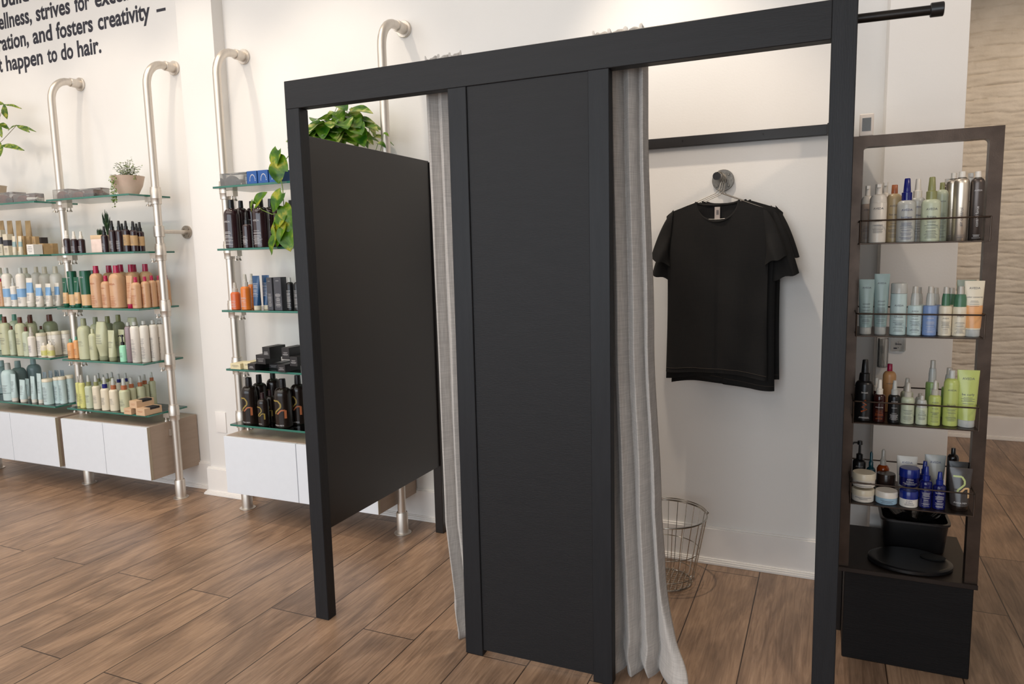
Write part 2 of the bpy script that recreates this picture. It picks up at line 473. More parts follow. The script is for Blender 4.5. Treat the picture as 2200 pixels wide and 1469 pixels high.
# the lettering on the left wall
W = thing('wall_lettering', 'black painted lettering on the white wall above the left racks', 'lettering', (-3.4, 1.1095, 2.8))
LM = mat('black_vinyl', (38, 38, 50), 0.5)
def word(txt, x0, x1, z, h=0.142):
    vs, fs = text_geo(txt, h, 0.0040 * h / 0.14)
    q = 0.991; x0 = 1.8886 + (x0 - 1.8886) * q; x1 = 1.8886 + (x1 - 1.8886) * q; z = 1.4735 + (z - 1.4735) * q
    a = min(v[0] for v in vs); b = max(v[0] for v in vs)
    k = (x1 - x0) / (b - a)
    return [((v[0] - a) * k + x0 + 3.4, 0.0, v[2] + z - 2.8) for v in vs], fs
for name, words in (('text_line', (('to', -3.60, -3.46, 3.237), ('build', -3.387, -3.10, 3.237), ('community,', -3.01, -2.35, 3.237))),
                    ('text_line', (('wellness,', -3.54, -3.09, 3.097), ('strives', -3.045, -2.70, 3.097), ('for', -2.655, -2.51, 3.097), ('excellence,', -2.462, -1.86, 3.097))),
                    ('text_line', (('inspiration,', -3.715, -3.145, 2.957), ('and', -3.10, -2.90, 2.957), ('fosters', -2.858, -2.50, 2.957), ('creativity', -2.452, -1.98, 2.957), ('\u2013', -1.925, -1.847, 2.957))),
                    ('text_line', (('just', -3.60, -3.452, 2.817), ('happen', -3.412, -3.02, 2.817), ('to', -2.97, -2.87, 2.817), ('do', -2.832, -2.71, 2.817), ('hair.', -2.668, -2.441, 2.817)))):
    for w_ in words:
        MB().add(*word(*w_)).build('word', LM, W, smooth=0)

# ================================================================== pole racks with glass shelves
SZ = (1.859, 1.526, 1.190, 0.862, 0.546)
POLES = (-3.615, -2.625, -1.778, -1.234, -0.151)
PY = 0.901
PLAB = ('aluminium rack pole at the far left edge, bent over to the wall', 'aluminium pole shared by the two left racks, bent over to the wall',
        'aluminium pole with a short wall arm, right end of the second rack', 'aluminium pole left of the rack beside the booth, bent to the wall',
        'aluminium pole seen behind the booth side panel, bent to the wall')
def disc(y0, y1, r, x, z, n=24):
    return [(x, y0, z), (x, y1, z)], r
def pole(i, x, left, right):
    wy = 1.11 if x < -1.7 else FY
    t = thing('rack_pole', PLAB[i], 'pole', (x, PY, 0), group='rack poles')
    pts = [(0, 0, 0.004), (0, 0, 1.2), (0, 0, 2.49)]
    R = 0.14
    for k in range(1, 9):
        a = pi / 2 * k / 8
        pts.append((0, R * 0.9 * (1 - cos(a)), 2.49 + R * sin(a)))
    pts.append((0, wy - PY - 0.004, 2.63))
    MB().tube(pts, 0.0222, 20).build('pole_tube', ALU, t)
    m = MB(); m.tube([(0, wy - PY - 0.075, 2.63), (0, wy - PY - 0.0015, 2.63)], 0.0275, 20); m.tube([(0, wy - PY - 0.014, 2.63), (0, wy - PY - 0.001, 2.63)], 0.042, 24)
    m.build('wall_flange', ALU, t, bevel=0.0015, seg=1)
    m = MB().lathe([(0.046, 0.0008), (0.046, 0.005), (0.031, 0.007), (0.031, 0.112), (0.028, 0.118), (0.0225, 0.118)], 24)
    m.build('foot', ALU, t)
    for z in SZ:
        m = MB().lathe([(0.0225, -0.052), (0.0290, -0.050), (0.0295, -0.02), (0.0312, -0.018), (0.0312, 0.03), (0.0290, 0.034), (0.0290, 0.048), (0.0225, 0.050)], 20, Matrix.Translation((0, 0, z)))
        m.build('collar', ALU, t)
        for sgn, use in ((-1, left), (1, right)):
            if not use: continue
            m = MB()
            m.box(min(sgn * 0.026, sgn * 0.075), max(sgn * 0.026, sgn * 0.075), -0.018, 0.018, z - 0.036, z - 0.0062)
            for yy in (-0.012, 0.014):
                m.lathe([(0.004, z - 0.05), (0.004, z - 0.036)], 8, Matrix.Translation((sgn * 0.06, yy, 0)))
                m.lathe([(0.010, z - 0.062), (0.010, z - 0.057), (0.005, z - 0.049)], 10, Matrix.Translation((sgn * 0.06, yy, 0)))
            m.build('shelf_bracket', ALU, t)
    for sgn, use in ((-1, left), (1, right)):
        if use: MB().box(min(sgn * 0.02, sgn * 0.04) if sgn > 0 else -0.036, 0.024 if sgn > 0 else -0.02, -0.02, 0.02, 0.40, 0.44).build('cabinet_bracket', ALU, t)
    if i == 2:
        m = MB(); m.tube([(0, 0.026, 1.647), (0, wy - PY - 0.002, 1.647)], 0.0125, 14); m.build('wall_arm', ALU, t)
        m = MB(); m.tube([(0, wy - PY - 0.012, 1.647), (0, wy - PY - 0.001, 1.647)], 0.040, 24)
        for a in (0.7, 2.3, 3.9, 5.4): m.tube([(0.028 * cos(a), wy - PY - 0.017, 1.647 + 0.028 * sin(a)), (0.028 * cos(a), wy - PY - 0.012, 1.647 + 0.028 * sin(a))], 0.005, 8)
        m.build('arm_flange', mat('satin_flange', (170, 160, 148), 0.45, 0.8, var=0.1), t)
        MB().lathe([(0.0225, 1.615), (0.0300, 1.617), (0.0300, 1.68), (0.0225, 1.682)], 20).build('arm_collar', ALU, t)
    return t
for i, x in enumerate(POLES):
    pole(i, x, i in (1, 2, 4), i in (0, 1, 3))
RACKN = ('far left rack', 'second rack', 'rack beside the booth')
SHX = ((-3.572, -2.672), (-2.556, -1.824), (-1.173, -0.215))
ORD = ('top', 'second', 'third', 'fourth', 'bottom')
for r, (x0, x1) in enumerate(SHX):
    for k, z in enumerate(SZ):
        m = MB(); cx = (x0 + x1) / 2
        m.box(x0 - cx, x1 - cx, -0.145, 0.145, -0.0055, 0.0055)
        me = m.mesh('glass_shelf', [GLASS, GLASSEDGE], bevel=0.0012, seg=1, smooth=0)
        for p_ in me.polygons:
            p_.material_index = 0 if abs(p_.normal.z) > 0.9 else 1
        o = link('glass_shelf', me, None, (cx, 0.898, z))
        tag(o, f'clear glass shelf with green edge, {ORD[k]} shelf of the {RACKN[r]}', 'shelf', 'glass shelves on the pole racks')

def cabinet(x0, x1, label):
    t = thing('base_cabinet', label, 'cabinet', ((x0 + x1) / 2, 0.92, 0.154), group='floating cabinets under the racks')
    w = (x1 - x0) / 2; h = 0.331
    m = MB().box(-w, w, -0.168, 0.182, 0, h)
    m.build('cabinet_body', TAUPE, t, bevel=0.001, seg=1)
    for s in (-1, 1):
        MB().box(min(s * 0.002, s * w), max(s * 0.002, s * w), -0.189, -0.170, 0.002, h - 0.002).build('door', [WHITEDOOR], t, bevel=0.001, seg=1, smooth=0)
    MB().box(w - 0.0005, w + 0.0012, -0.1885, -0.1690, 0.002, h - 0.002).build('edge_band', EDGEBAND, t, smooth=0)
    return t
cabinet(-3.585, -2.652, 'white door base cabinet cut by the left edge of the photo')
cabinet(-2.597, -1.817, 'white door base cabinet with taupe side under the second rack')
cabinet(-1.206, -0.182, 'white door base cabinet under the rack beside the booth')

# ================================================================== the changing booth
B = thing('changing_booth', 'charcoal wooden changing booth with open fronts and a header beam', 'booth', (1.0, 0.0, 0))
def bp(name, x0, x1, y0, y1, z0, z1, m, bev=0.002):
    return MB().box(x0 - 1.0, x1 - 1.0, y0, y1, z0, z1).build(name, m, B, bevel=bev, seg=1, smooth=0)
HB = 2.027; HT = 2.13
bp('post', 0.0, 0.064, 0.0, 0.052, 0, HB + 0.001, CHARV)
bp('post', 1.879, 1.943, 0.0, 0.052, 0, HT + 0.02, CHARV)
bp('header_beam', 0.0, 1.8800, 0.0, 0.045, HB, HT, CHARH)
bp('upright_board', 0.696, 0.766, -0.002, 0.038, 0, HB, CHARV)
bp('upright_board', 1.190, 1.258, -0.002, 0.038, 0, HB, CHARV)
bp('front_panel', 0.766, 1.190, 0.004, 0.020, 0.022, HB, CHAR, 0.0008)
bp('side_panel', 0.030, 0.052, 0.054, 0.966, 0.370, 1.935, BOARD, 0.001)
bp('side_panel', 1.900, 1.922, 0.054, 0.985, 0.370, 1.935, BOARD, 0.001)
bp('rear_post', 0.012, 0.060, 0.967, 1.010, 0, 1.93, BOARD)
bp('rear_post', 1.895, 1.930, 0.986, 1.060, 0, 1.99, BOARD)
bp('rear_rail', 0.80, 1.895, 1.090, 1.118, 1.925, 1.968, BOARD, 0.0015)
bp('rear_rail_tie', 1.870, 1.895, 1.060, 1.095, 1.925, 1.968, BOARD, 0.0015)
for x in (1.28, 1.62):
    MB().tube([(x - 1, 1.0865, 1.95), (x - 1, 1.091, 1.95)], 0.003, 8).build('rail_screw', BLACKPIPE, B)
# curtain rod runs behind the header and out through the right post
rod = thing('curtain_rod', 'black curtain rod with an end cap sticking out beyond the booth', 'rod', (1.0, 0.078, 2.092))
MB().tube([(-0.93, 0, 0), (0.93, 0, 0), (1.138, 0, -0.004)], 0.0125, 14).build('rod_tube', BLACKPIPE, rod)
m = MB(); m.tube([(1.118, 0, -0.004), (1.150, 0, -0.0045)], 0.0185, 18); m.build('end_cap', BLKPL, rod, bevel=0.002, seg=1)

def curtain(name, keys, y0, folds, label, amp=0.03, phase=0.0, flare=0.0, seed=1.0):
    """Gathered cloth. keys: (z, left x, right x) from rod to floor; rounded columns with tight creases."""
    ks = sorted(keys)
    def edge(z):
        for (z0, a0, b0), (z1, a1, b1) in zip(ks, ks[1:]):
            if z <= z1 or (z1, a1, b1) == ks[-1]:
                q = min(1, max(0, (z - z0) / (z1 - z0))); q = q * q * (3 - 2 * q) if (z1 - z0) > 0.5 else q
                return a0 + (a1 - a0) * q, b0 + (b1 - b0) * q
    zt, zb = ks[-1][0], 0.006
    def f(u, v):
        z = zb + (zt - zb) * v; d = 1 - v
        x0, x1 = edge(z)
        t_ = u + 0.012 * sin(5.2 * u + 2.2 * d + seed)
        a = pi * (folds * t_ + phase)
        s_ = abs(sin(a)) ** 0.5
        am = amp * (0.8 + 0.35 * d) * (1 + 0.22 * sin(6.3 * u + seed))
        e = max(0.0, (0.42 - z) / 0.42)
        if u > 0.86: x1 += 0
        x = x0 + (x1 - x0) * u + 0.006 * sin(2 * a)
        x += flare * e * e * max(0, (u - 0.8) / 0.2)
        y = y0 + am - 2 * am * s_ + 0.005 * noise.noise(Vector((u * 7, z * 2.0, seed * 9))) - 0.5 * flare * e * max(0, (u - 0.8) / 0.2)
        if u > 0.90 and flare: y += 0.055 * ((u - 0.90) / 0.10) * (1 - e)
        if z < 0.20:    # cloth buckles where it meets the floor
            k = (0.20 - z) / 0.20
            x += 0.009 * k * sin(8 * z / 0.20 + 4 * u); y -= 0.010 * k * sin(6 * z / 0.20 + 7 * u) + 0.008 * k
        if z > 2.10: z += 0.009 * sin(a * 2 + 1) + 0.006 * noise.noise(Vector((u * 30, 0, seed)))
        return (x, y, z)
    m = MB().grid(f, int(folds * 30), 120)
    cx = (ks[0][1] + ks[0][2]) / 2
    m.v = [(a - cx, b - y0, c) for a, b, c in m.v]
    o = m.build(name, LINEN, None, (cx, y0, 0), smooth=180)
    sd = o.modifiers.new('thickness', 'SOLIDIFY'); sd.thickness = 0.0022; sd.offset = 0
    return tag(o, label, 'curtain', 'booth curtains')
curtain('curtain', ((2.166, 0.545, 0.705), (1.6, 0.552, 0.712), (1.0, 0.556, 0.72), (0.45, 0.560, 0.73), (0.2, 0.585, 0.76), (0.006, 0.602, 0.765)), 0.108, 3.4, 'grey linen curtain drawn back in the narrow left doorway of the booth', amp=0.024, seed=2.0)
curtain('curtain', ((2.166, 1.165, 1.352), (1.9, 1.175, 1.352), (1.2, 1.18, 1.372), (0.6, 1.19, 1.400), (0.25, 1.20, 1.425), (0.006, 1.20, 1.44)), 0.116, 3.7, 'grey linen curtain gathered at the right doorway, hem spread on the floor', amp=0.040, flare=0.10, phase=0.0, seed=1.0)

# ================================================================== inside the booth
t = thing('coat_hook', 'galvanised pipe hook with a round flange on the booth wall', 'hook', (1.455, FY, 1.768))
m = MB(); m.tube([(0, -0.012, 0), (0, -0.001, 0)], 0.047, 28)
for a in (0.8, 2.4, 3.9, 5.5): m.tube([(0.034 * cos(a), -0.017, 0.034 * sin(a)), (0.034 * cos(a), -0.011, 0.034 * sin(a))], 0.006, 10)
m.build('flange', DSTEEL, t, bevel=0.001, seg=1)
m = MB(); m.tube([(0, -0.012, 0), (0, -0.045, 0)], 0.017, 16); m.tube([(0, -0.04, 0), (-0.004, -0.165, 0.004)], 0.0125, 16)
m.build('pipe_peg', DSTEEL, t)
MB().tube([(-0.004, -0.160, 0.004), (-0.004, -0.180, 0.004)], 0.0165, 16).build('pipe_cap', BLACKPIPE, t)

def hanger(y, dx, label, zt=1.787):
    t = thing('wire_hanger', label, 'hanger', (1.455 + dx, y, zt - 0.007), group='wire hangers on the hook')
    hk = []
    for k in range(13):
        a = -0.5 + (pi + 0.9) * k / 12
        hk.append((0.020 * cos(a) - dx, 0, 0.020 * sin(a) - 0.008))
    pts = list(reversed(hk))[:0] + [(hk[0][0] * 0.2, 0, -0.065), (0.012 - dx * 0.6, 0, -0.035)] + hk
    MB().tube(pts, 0.0019, 8).build('hook_wire', CHROME, t)
    MB().tube([(0, 0, -0.062), (-0.012, 0, -0.078), (-0.19, 0, -0.150), (-0.196, 0, -0.165), (-0.185, 0, -0.178), (0, 0, -0.186), (0.185, 0, -0.178), (0.196, 0, -0.165), (0.19, 0, -0.150), (0.012, 0, -0.078)], 0.0019, 8, closed=True).build('hanger_frame', CHROME, t)
    return t
def tshirt(cx, y, zs, label, seed, w=0.214, hem=0.925, sl=0.25, sleeve_drop=0.0, tagged=False, thick=0.018, swing=0.0):
    """Crew-neck tee on a hanger: front and back sheets with folds, sleeves, neckband."""
    t = thing('tee_shirt', label, 't-shirt', (cx, y, zs), group='black tees on the booth hook')
    H_ = zs - hem
    nw = 0.088
    def topz(x):
        ax_ = abs(x)
        if ax_ < nw: return None
        return 0.004 - (ax_ - nw) * 0.34 - max(0, ax_ - w * 0.86) ** 2 * 12
    def sheet(side):
        def f(u, v):
            x = (2 * u - 1) * w; ax_ = abs(x)
            if ax_ < nw:
                c = sqrt(max(0, 1 - (ax_ / nw) ** 2))
                zt = 0.004 - (0.088 if side < 0 else 0.018) * c
            else:
                zt = topz(x)
            zb = -H_ + 0.012 * sin(11 * x + seed) + (-0.016 * (x / w) if side < 0 else -0.014)
            z = zt + (zb - zt) * (1 - v)
            d = 1 - v
            xx = x * (1 - 0.03 * sin(pi * d)) + swing * d
            edge = sqrt(max(0.0, 1 - (ax_ / w) ** 4))
            fold = 0.009 * sin(x * 30 + 2.5 * d * (1 if x > 0 else -1) + seed) * d + 0.018 * noise.noise(Vector((x * 7 + z * 3 + seed, z * 4.2, seed * 2.0 + side)))
            drape = 0.010 * sin(7 * z + x * 12 + seed)* d
            yy = side * (thick * edge * (0.4 + 0.3 * d) + 0.0012) + (fold + drape) * edge
            return (xx, yy, z)
        return f
    m = MB(); m.grid(sheet(-1), 56, 40); m.grid(sheet(1), 56, 40)
    # sleeves: flattened tubes from the shoulder seam down to the cuff
    for s in (-1, 1):
        def slv(u, v, s=s):
            a = 2 * pi * u; k = 0.5 - 0.5 * cos(a); b = sin(a)      # k runs outer edge to armpit
            dr = sl - 0.25 + sleeve_drop
            top = Vector((w * 0.86, -0.022)).lerp(Vector((w * 0.95, -0.215)), k)
            cuff = Vector((w + 0.068 + 0.25 * dr, -0.232 - dr)).lerp(Vector((w - 0.018, -0.262 - dr)), k)
            mid = Vector((w + 0.022, -0.075)).lerp(Vector((w * 0.93, -0.235)), k)
            p_ = top * (1 - v) ** 2 + mid * 2 * v * (1 - v) + cuff * v * v
            bulge = thick * (0.55 + 0.75 * v) * b * (1 + 0.25 * sin(7 * k + seed + 4 * v))
            return (s * p_.x + swing * 0.3, bulge - 0.010 * v, p_.y + 0.004 * sin(10 * k + seed) * v)
        m.grid(slv, 32, 16)
    o = m.build('shirt_body', TEE, t, smooth=180)
    # ribbed neckband
    band = []
    for k in range(25):
        a = pi * k / 24
        band.append((nw * 1.0 * cos(a), -0.006 * sin(a) - 0.003, 0.004 - 0.084 * sin(a)))
    bk = [(nw * cos(pi + pi * k / 14), 0.008 * sin(pi * k / 14), 0.004 - 0.014 * sin(pi * k / 14)) for k in range(1, 14)]
    MB().tube(band + bk, 0.0052, 8, closed=True).build('neckband', TEE, t)
    hm = []
    for k in range(29):
        x = (2 * k / 28 - 1) * w * 0.99
        hm.append(sheet(-1)(0.5 + x / w / 2, 0.028))
    MB().tube([(a, b - 0.0012, c) for a, b, c in hm], 0.0011, 5).build('hem_stitch', mat('hem_thread', (64, 54, 44), 0.8), t)
    if tagged:
        MB().box(-0.011, 0.011, 0.004, 0.0046, -0.072, -0.018).build('neck_tag', mat('woven_white_tag', (190, 176, 166), 0.8), t, smooth=0)
        mm = MB()
        for k in range(5): mm.box(-0.004, 0.006, 0.0034, 0.0039, -0.034 - 0.004 * k, -0.032 - 0.004 * k)
        mm.build('tag_print', INK, t, smooth=0)
    return t
hanger(0.962, 0.000, 'steel wire hanger holding the front black tee')
hanger(1.000, 0.006, 'steel wire hanger holding the middle black tee')
hanger(1.040, 0.012, 'steel wire hanger holding the rear black tee against the wall')
tshirt(1.452, 0.962, 1.664, 'black crew-neck tee in front of the two others on the hook', 1.0, tagged=True)
tshirt(1.474, 1.004, 1.668, 'black tee hanging between the front and rear ones, sleeve showing right', 2.7, w=0.220, hem=0.885, sl=0.325)
tshirt(1.488, 1.045, 1.668, 'black tee nearest the wall, right shoulder and side showing', 4.1, w=0.222, hem=0.915, sl=0.255)

# wire basket on the floor
t = thing('wire_basket', 'round steel wire basket on the floor behind the right curtain', 'basket', (1.262, 0.845, 0.0))
RR, RB, HH = 0.178, 0.118, 0.312
def ring(r, z, n=48): return [(r * cos(2 * pi * k / n), r * sin(2 * pi * k / n), z) for k in range(n)]
MB().tube(ring(RR, HH), 0.0038, 8, closed=True).build('rim', CHROME, t)
m = MB()
for z in (0.045, 0.155): m.tube(ring(RB + (RR - RB) * z / HH, z), 0.0020, 6, closed=True)
m.tube(ring(RB * 0.96, 0.006), 0.0028, 6, closed=True)
m.build('hoops', CHROME, t)
m = MB()
for k in range(26):
    a = 2 * pi * k / 26
    m.tube([(RR * cos(a), RR * sin(a), HH), ((RB + 0.006) * cos(a), (RB + 0.006) * sin(a), 0.024), (RB * cos(a), RB * sin(a), 0.012), (RB * 0.86 * cos(a), RB * 0.86 * sin(a), 0.008)], 0.0016, 6)
m.build('side_wires', CHROME, t)
m = MB()
for k in range(-5, 6):
    q = k * 0.02; c = sqrt(max(0, (RB * 0.95) ** 2 - q * q))
    m.tube([(-c, q, 0.006), (c, q, 0.006)], 0.0014, 5); m.tube([(q, -c, 0.0085), (q, c, 0.0085)], 0.0014, 5)
m.build('base_grid', CHROME, t)
m = MB()
hp = [(RR * 1.01 * cos(a), RR * 1.01 * sin(a), HH + 0.010) for a in [0.35 + (pi - 0.5) * k / 20 for k in range(21)]]
m.tube(hp, 0.0030, 8)
for p_ in (hp[0], hp[-1]): m.tube([p_, (p_[0] * 1.04, p_[1] * 1.04, p_[2] - 0.006), (p_[0], p_[1], p_[2] - 0.016)], 0.0028, 8)
m.build('handle', CHROME, t)

# ================================================================== product stand right of the booth
S = thing('display_stand', 'tall bronze steel stand with four wire-railed trays on a black box', 'stand', (2.166, 0.52, 0))
def sp_(name, m, mt, **k):
    m.v = [(a - 2.166, b - 0.52, c) for a, b, c in m.v]
    return m.build(name, mt, S, **k)
FX0, FX1, FY0, FY1 = 1.950, 2.376, 0.480, 0.520
m = MB()
m.box(FX0, FX0 + 0.036, FY0, FY1, 0.3407, 1.828); m.box(FX1 - 0.038, FX1, FY0, FY1, 0.3407, 1.828)
m.box(FX0 + 0.036, FX1 - 0.038, FY0, FY1, 1.792, 1.828)
def corner(cx, cz, sx, sz, r=0.012):   # rounded inner corners of the tube frame
    n = 6; pts = [(cx, cz)] + [(cx + sx * r - sx * r * sin(pi / 2 * k / n), cz + sz * r - sz * r * cos(pi / 2 * k / n)) for k in range(n + 1)]
    N = len(pts)
    m.add([(a, FY0, c) for a, c in pts] + [(a, FY1, c) for a, c in pts], [tuple(range(N)), tuple(reversed(range(N, 2 * N)))] + [(i, (i + 1) % N, N + (i + 1) % N, N + i) for i in range(N)])
corner(FX0 + 0.036, 1.792, 1, -1); corner(FX1 - 0.038, 1.792, -1, -1)
sp_('frame', m, BRONZE, smooth=30)
m = MB().box(1.974, 2.366, 0.474, 0.902, 0.0005, 0.331)
sp_('base_box', m, mat('black_stained_wood', (22, 20, 20), 0.55, var=0.12, scale=10, bump=0.3, bscale=80, spec=0.15, stretch=(0.4, 0.4, 6)), bevel=0.003, seg=1, smooth=0)
m = MB().box(1.948, 2.376, 0.470, 0.906, 0.3325, 0.3405); m.box(1.948, 2.376, 0.467, 0.4695, 0.325, 0.3405)
sp_('side_board', MB().box(1.948, 1.972, 0.665, 0.900, 0.0005, 0.331), BOARD, smooth=0)
sp_('top_plate', m, mat('dark_oiled_steel', (38, 28, 22), 0.42, 0.4, var=0.2, scale=9), bevel=0.001, seg=1, smooth=0)
TX0, TX1, TY0, TY1 = 1.978, 2.334, 0.36, 0.66
TZ = (1.477, 1.180, 0.891, 0.615)
for z in TZ:
    m = MB().box(TX0, TX1, TY0, TY1, z - 0.004, z)
    o = sp_('tray', m, BRONZE, bevel=0.001, seg=1, smooth=0)
    m = MB(); h = z + 0.071; r = 0.006
    a = [(TX0 + r, TY0, h), (TX1 - r, TY0, h), (TX1, TY0 + r, h), (TX1, TY1 - r, h), (TX1 - r, TY1, h), (TX0 + r, TY1, h), (TX0, TY1 - r, h), (TX0, TY0 + r, h)]
    m.tube(a, 0.0026, 8, closed=True)
    for x, y in ((TX0 + 0.001, TY0 + 0.001), (TX1 - 0.001, TY0 + 0.001), (TX0 + 0.001, TY1 - 0.001), (TX1 - 0.001, TY1 - 0.001)):
        m.tube([(x, y, z - 0.003), (x, y, h)], 0.0026, 8)
    sp_('guard_rail', m, BRONZE)

# small items on and around the stand
t = thing('thermometer', 'white square digital thermometer standing on the bronze frame', 'thermometer', (1.992, 0.497, 1.8283))
MB().box(-0.021, 0.021, -0.010, 0.012, 0, 0.072).build('case', mat('white_plastic', (232, 222, 212), 0.4), t, bevel=0.004, seg=3)
MB().box(-0.013, 0.013, -0.0112, -0.0100, 0.016, 0.058).build('screen', mat('lcd_grey', (84, 80, 72), 0.25), t, smooth=0)
t = thing('round_lid', 'flat black round lid with a scooped notch on the base plate', 'lid', (2.186, 0.585, 0.3408))
m = MB().lathe([(0.128, 0.0), (0.134, 0.003), (0.134, 0.013), (0.128, 0.017), (0.118, 0.0165), (0.04, 0.019)], 48, sy=0.80)
m.build('lid_disc', BLKPL, t)
MB().lathe([(0.030, 0.0165), (0.034, 0.0225), (0.028, 0.0235)], 24, Matrix.Translation((0.075, 0.030, 0)), sx=1.2, sy=0.8).build('lid_notch', mat('dull_black', (8, 8, 8), 0.8), t)
t = thing('waste_bin', 'black plastic bin with a dark bag behind the round lid', 'bin', (2.212, 0.790, 0.3408))
def rr(hx, hy, z, n=24, p=0.28):
    return [(hx * (abs(cos(a)) ** p) * (1 if cos(a) > 0 else -1), hy * (abs(sin(a)) ** p) * (1 if sin(a) > 0 else -1), z) for a in [2 * pi * (k + 0.5) / n for k in range(n)]]
def loft(rings, close=True):
    n = len(rings[0]); vs = [v for r_ in rings for v in r_]
    fs = [(j * n + k, j * n + (k + 1) % n, (j + 1) * n + (k + 1) % n, (j + 1) * n + k) for j in range(len(rings) - 1) for k in range(n)]
    if close: fs += [tuple(reversed(range(n))), tuple((len(rings) - 1) * n + k for k in range(n))]
    return vs, fs
m = MB().add(*loft([rr(0.098, 0.085, 0.0), rr(0.100, 0.087, 0.004), rr(0.110, 0.096, 0.105), rr(0.116, 0.102, 0.108), rr(0.116, 0.102, 0.116), rr(0.107, 0.093, 0.116), rr(0.098, 0.085, 0.02)]))
m.build('bin_body', BLKPL, t)
def bag(u, v):
    a = 2 * pi * u; k = 0.106 * (1 - v * 0.75)
    return (k * cos(a), 0.85 * k * sin(a), 0.117 + 0.020 * (1 - v) * (1 + 0.5 * sin(9 * a)) - 0.05 * v)
m = MB().grid(bag, 60, 8)
m.build('bag', mat('black_bag_film', (14, 14, 16), 0.18, bump=0.5, bscale=60), t)
# clear holder and round jar card hanging on the column behind the trays
t = thing('clear_holder', 'clear acrylic tube holder on the column behind the third tray', 'holder', (2.096, 0.918, 1.045))
MB().lathe([(0.017, -0.052), (0.0195, -0.050), (0.0195, 0.062), (0.0185, 0.062), (0.0185, -0.045)], 20).build('tube_wall', CLEARPL, t)
MB().tube([(-0.009, 0.0, 0.03), (0.0, 0.004, -0.02), (0.010, -0.004, -0.044)], 0.0012, 6).build('inner_straw', CLEARPL, t)
MB().box(-0.006, 0.006, 0.0195, 0.0315, 0.0, 0.03).build('wall_clip', CLEARPL, t)
t = thing('jar_card', 'clear rounded card with small black print behind the second tray', 'card', (2.150, 0.943, 1.092))
m = MB(); 
def rrect(hx, hz, r, n=6):
    p_ = []
    for cx, cz, a0 in ((hx - r, hz - r, 0), (-hx + r, hz - r, pi / 2), (-hx + r, -hz + r, pi), (hx - r, -hz + r, 3 * pi / 2)):
        for k in range(n + 1):
            a = a0 + pi / 2 * k / n; p_.append((cx + r * cos(a), cz + r * sin(a)))
    return p_
q = rrect(0.026, 0.040, 0.009); N = len(q)
m.add([(a, -0.003, c) for a, c in q] + [(a, 0.003, c) for a, c in q], [tuple(range(N)), tuple(reversed(range(N, 2 * N)))] + [(i, (i + 1) % N, N + (i + 1) % N, N + i) for i in range(N)])
m.build('card_body', CLEARPL, t, smooth=30)
MB().box(-0.003, 0.003, 0.003, 0.0065, -0.003, 0.003).build('card_peg', CLEARPL, t)
m = MB(); vs, fs = text_geo('ibiza', 0.0125, 0.0002, 'CENTER')
m.add([(a, -0.0034, c - 0.012) for a, b, c in vs], fs); m.box(-0.016, -0.004, -0.0034, -0.0031, -0.028, -0.023); m.box(-0.001, 0.002, -0.0034, -0.0031, -0.024, -0.022)
m.build('card_print', INK, t, smooth=0)

# ================================================================== plants
def leaf(m, base, d, nrm, L_, W_, fold=0.25, droop=0.3, heart=True):
    """One leaf blade from its stem end along d; nrm is the upper side."""
    d = Vector(d).normalized(); nrm = Vector(nrm); nrm = (nrm - d * nrm.dot(d)).normalized(); s = d.cross(nrm)
    base = Vector(base); nu, nv = 6, 8
    def f(u, v):
        x = 2 * u - 1
        if heart: w = W_ * (max(0.0, sin(pi * min(1, (v * 0.93 + 0.07)) ** 0.72)) ** 0.8)
        else: w = W_ * (sin(pi * (v * 0.97 + 0.03)) ** 0.9)
        back = -0.16 * L_ * (abs(x) ** 1.2) * (1 - v) ** 3 if heart else 0
        return base + d * (L_ * v + back) + s * (w * x * 0.5) + nrm * (abs(x) * w * fold - droop * L_ * v * v + 0.02 * L_ * sin(9 * v + 3 * x))
    m.grid(f, nu, nv)
def rdir(zlo, zhi):
    a = random.uniform(0, 2 * pi); z = random.uniform(zlo, zhi); r_ = sqrt(1 - z * z)
    return Vector((r_ * cos(a), r_ * sin(a), z))
# golden pothos on top of the rack beside the booth
random.seed(11)
t = thing('pothos_plant', 'leafy golden pothos spilling over the top shelf behind the booth', 'plant', (-0.47, 0.88, 1.8648))
MB().lathe([(0.058, 0.0), (0.062, 0.004), (0.082, 0.150), (0.086, 0.152), (0.086, 0.165), (0.078, 0.165), (0.074, 0.135)], 28).build('pot', mat('terracotta_white_pot', (214, 204, 192), 0.5), t)
st = MB(); lf = MB()
for k in range(84):
    d = rdir(-0.05, 0.95)
    reach = random.uniform(0.08, 0.215)
    if d.x < 0: reach *= 0.62
    tip = Vector((d.x * reach * 1.25, d.y * reach * 0.75, 0.165 + 0.05 + d.z * reach * 0.75))
    mid = Vector((d.x * reach * 0.55, d.y * reach * 0.4, 0.17 + 0.6 * (tip.z - 0.17) + 0.03))
    st.tube([(d.x * 0.03, d.y * 0.03, 0.14), mid, tip], 0.0016, 5)
    L_ = random.uniform(0.085, 0.135)
    dd = Vector((d.x, d.y, random.uniform(-0.75, 0.15)))
    leaf(lf, tip, dd, (d.x * 0.2, -0.55 + d.y * 0.2, 1.0), L_, L_ * random.uniform(0.72, 0.9), 0.16, random.uniform(0.1, 0.35))
for dx, dz, L_ in ((0.30, 0.16, 0.045), (0.335, 0.205, 0.030), (0.255, 0.245, 0.05), (0.20, 0.13, 0.05)):
    st.tube([(0.06, 0, 0.15), (dx * 0.6, -0.02, 0.095), (dx * 0.92, -0.02, 0.11), (dx, -0.02, dz)], 0.0016, 5)
    leaf(lf, (dx, -0.02, dz), (0.8, 0, -0.15), (0, -0.5, 1), L_, L_ * 0.85, 0.2, 0.4)
lf.build('foliage', POTHOS, t, smooth=60)
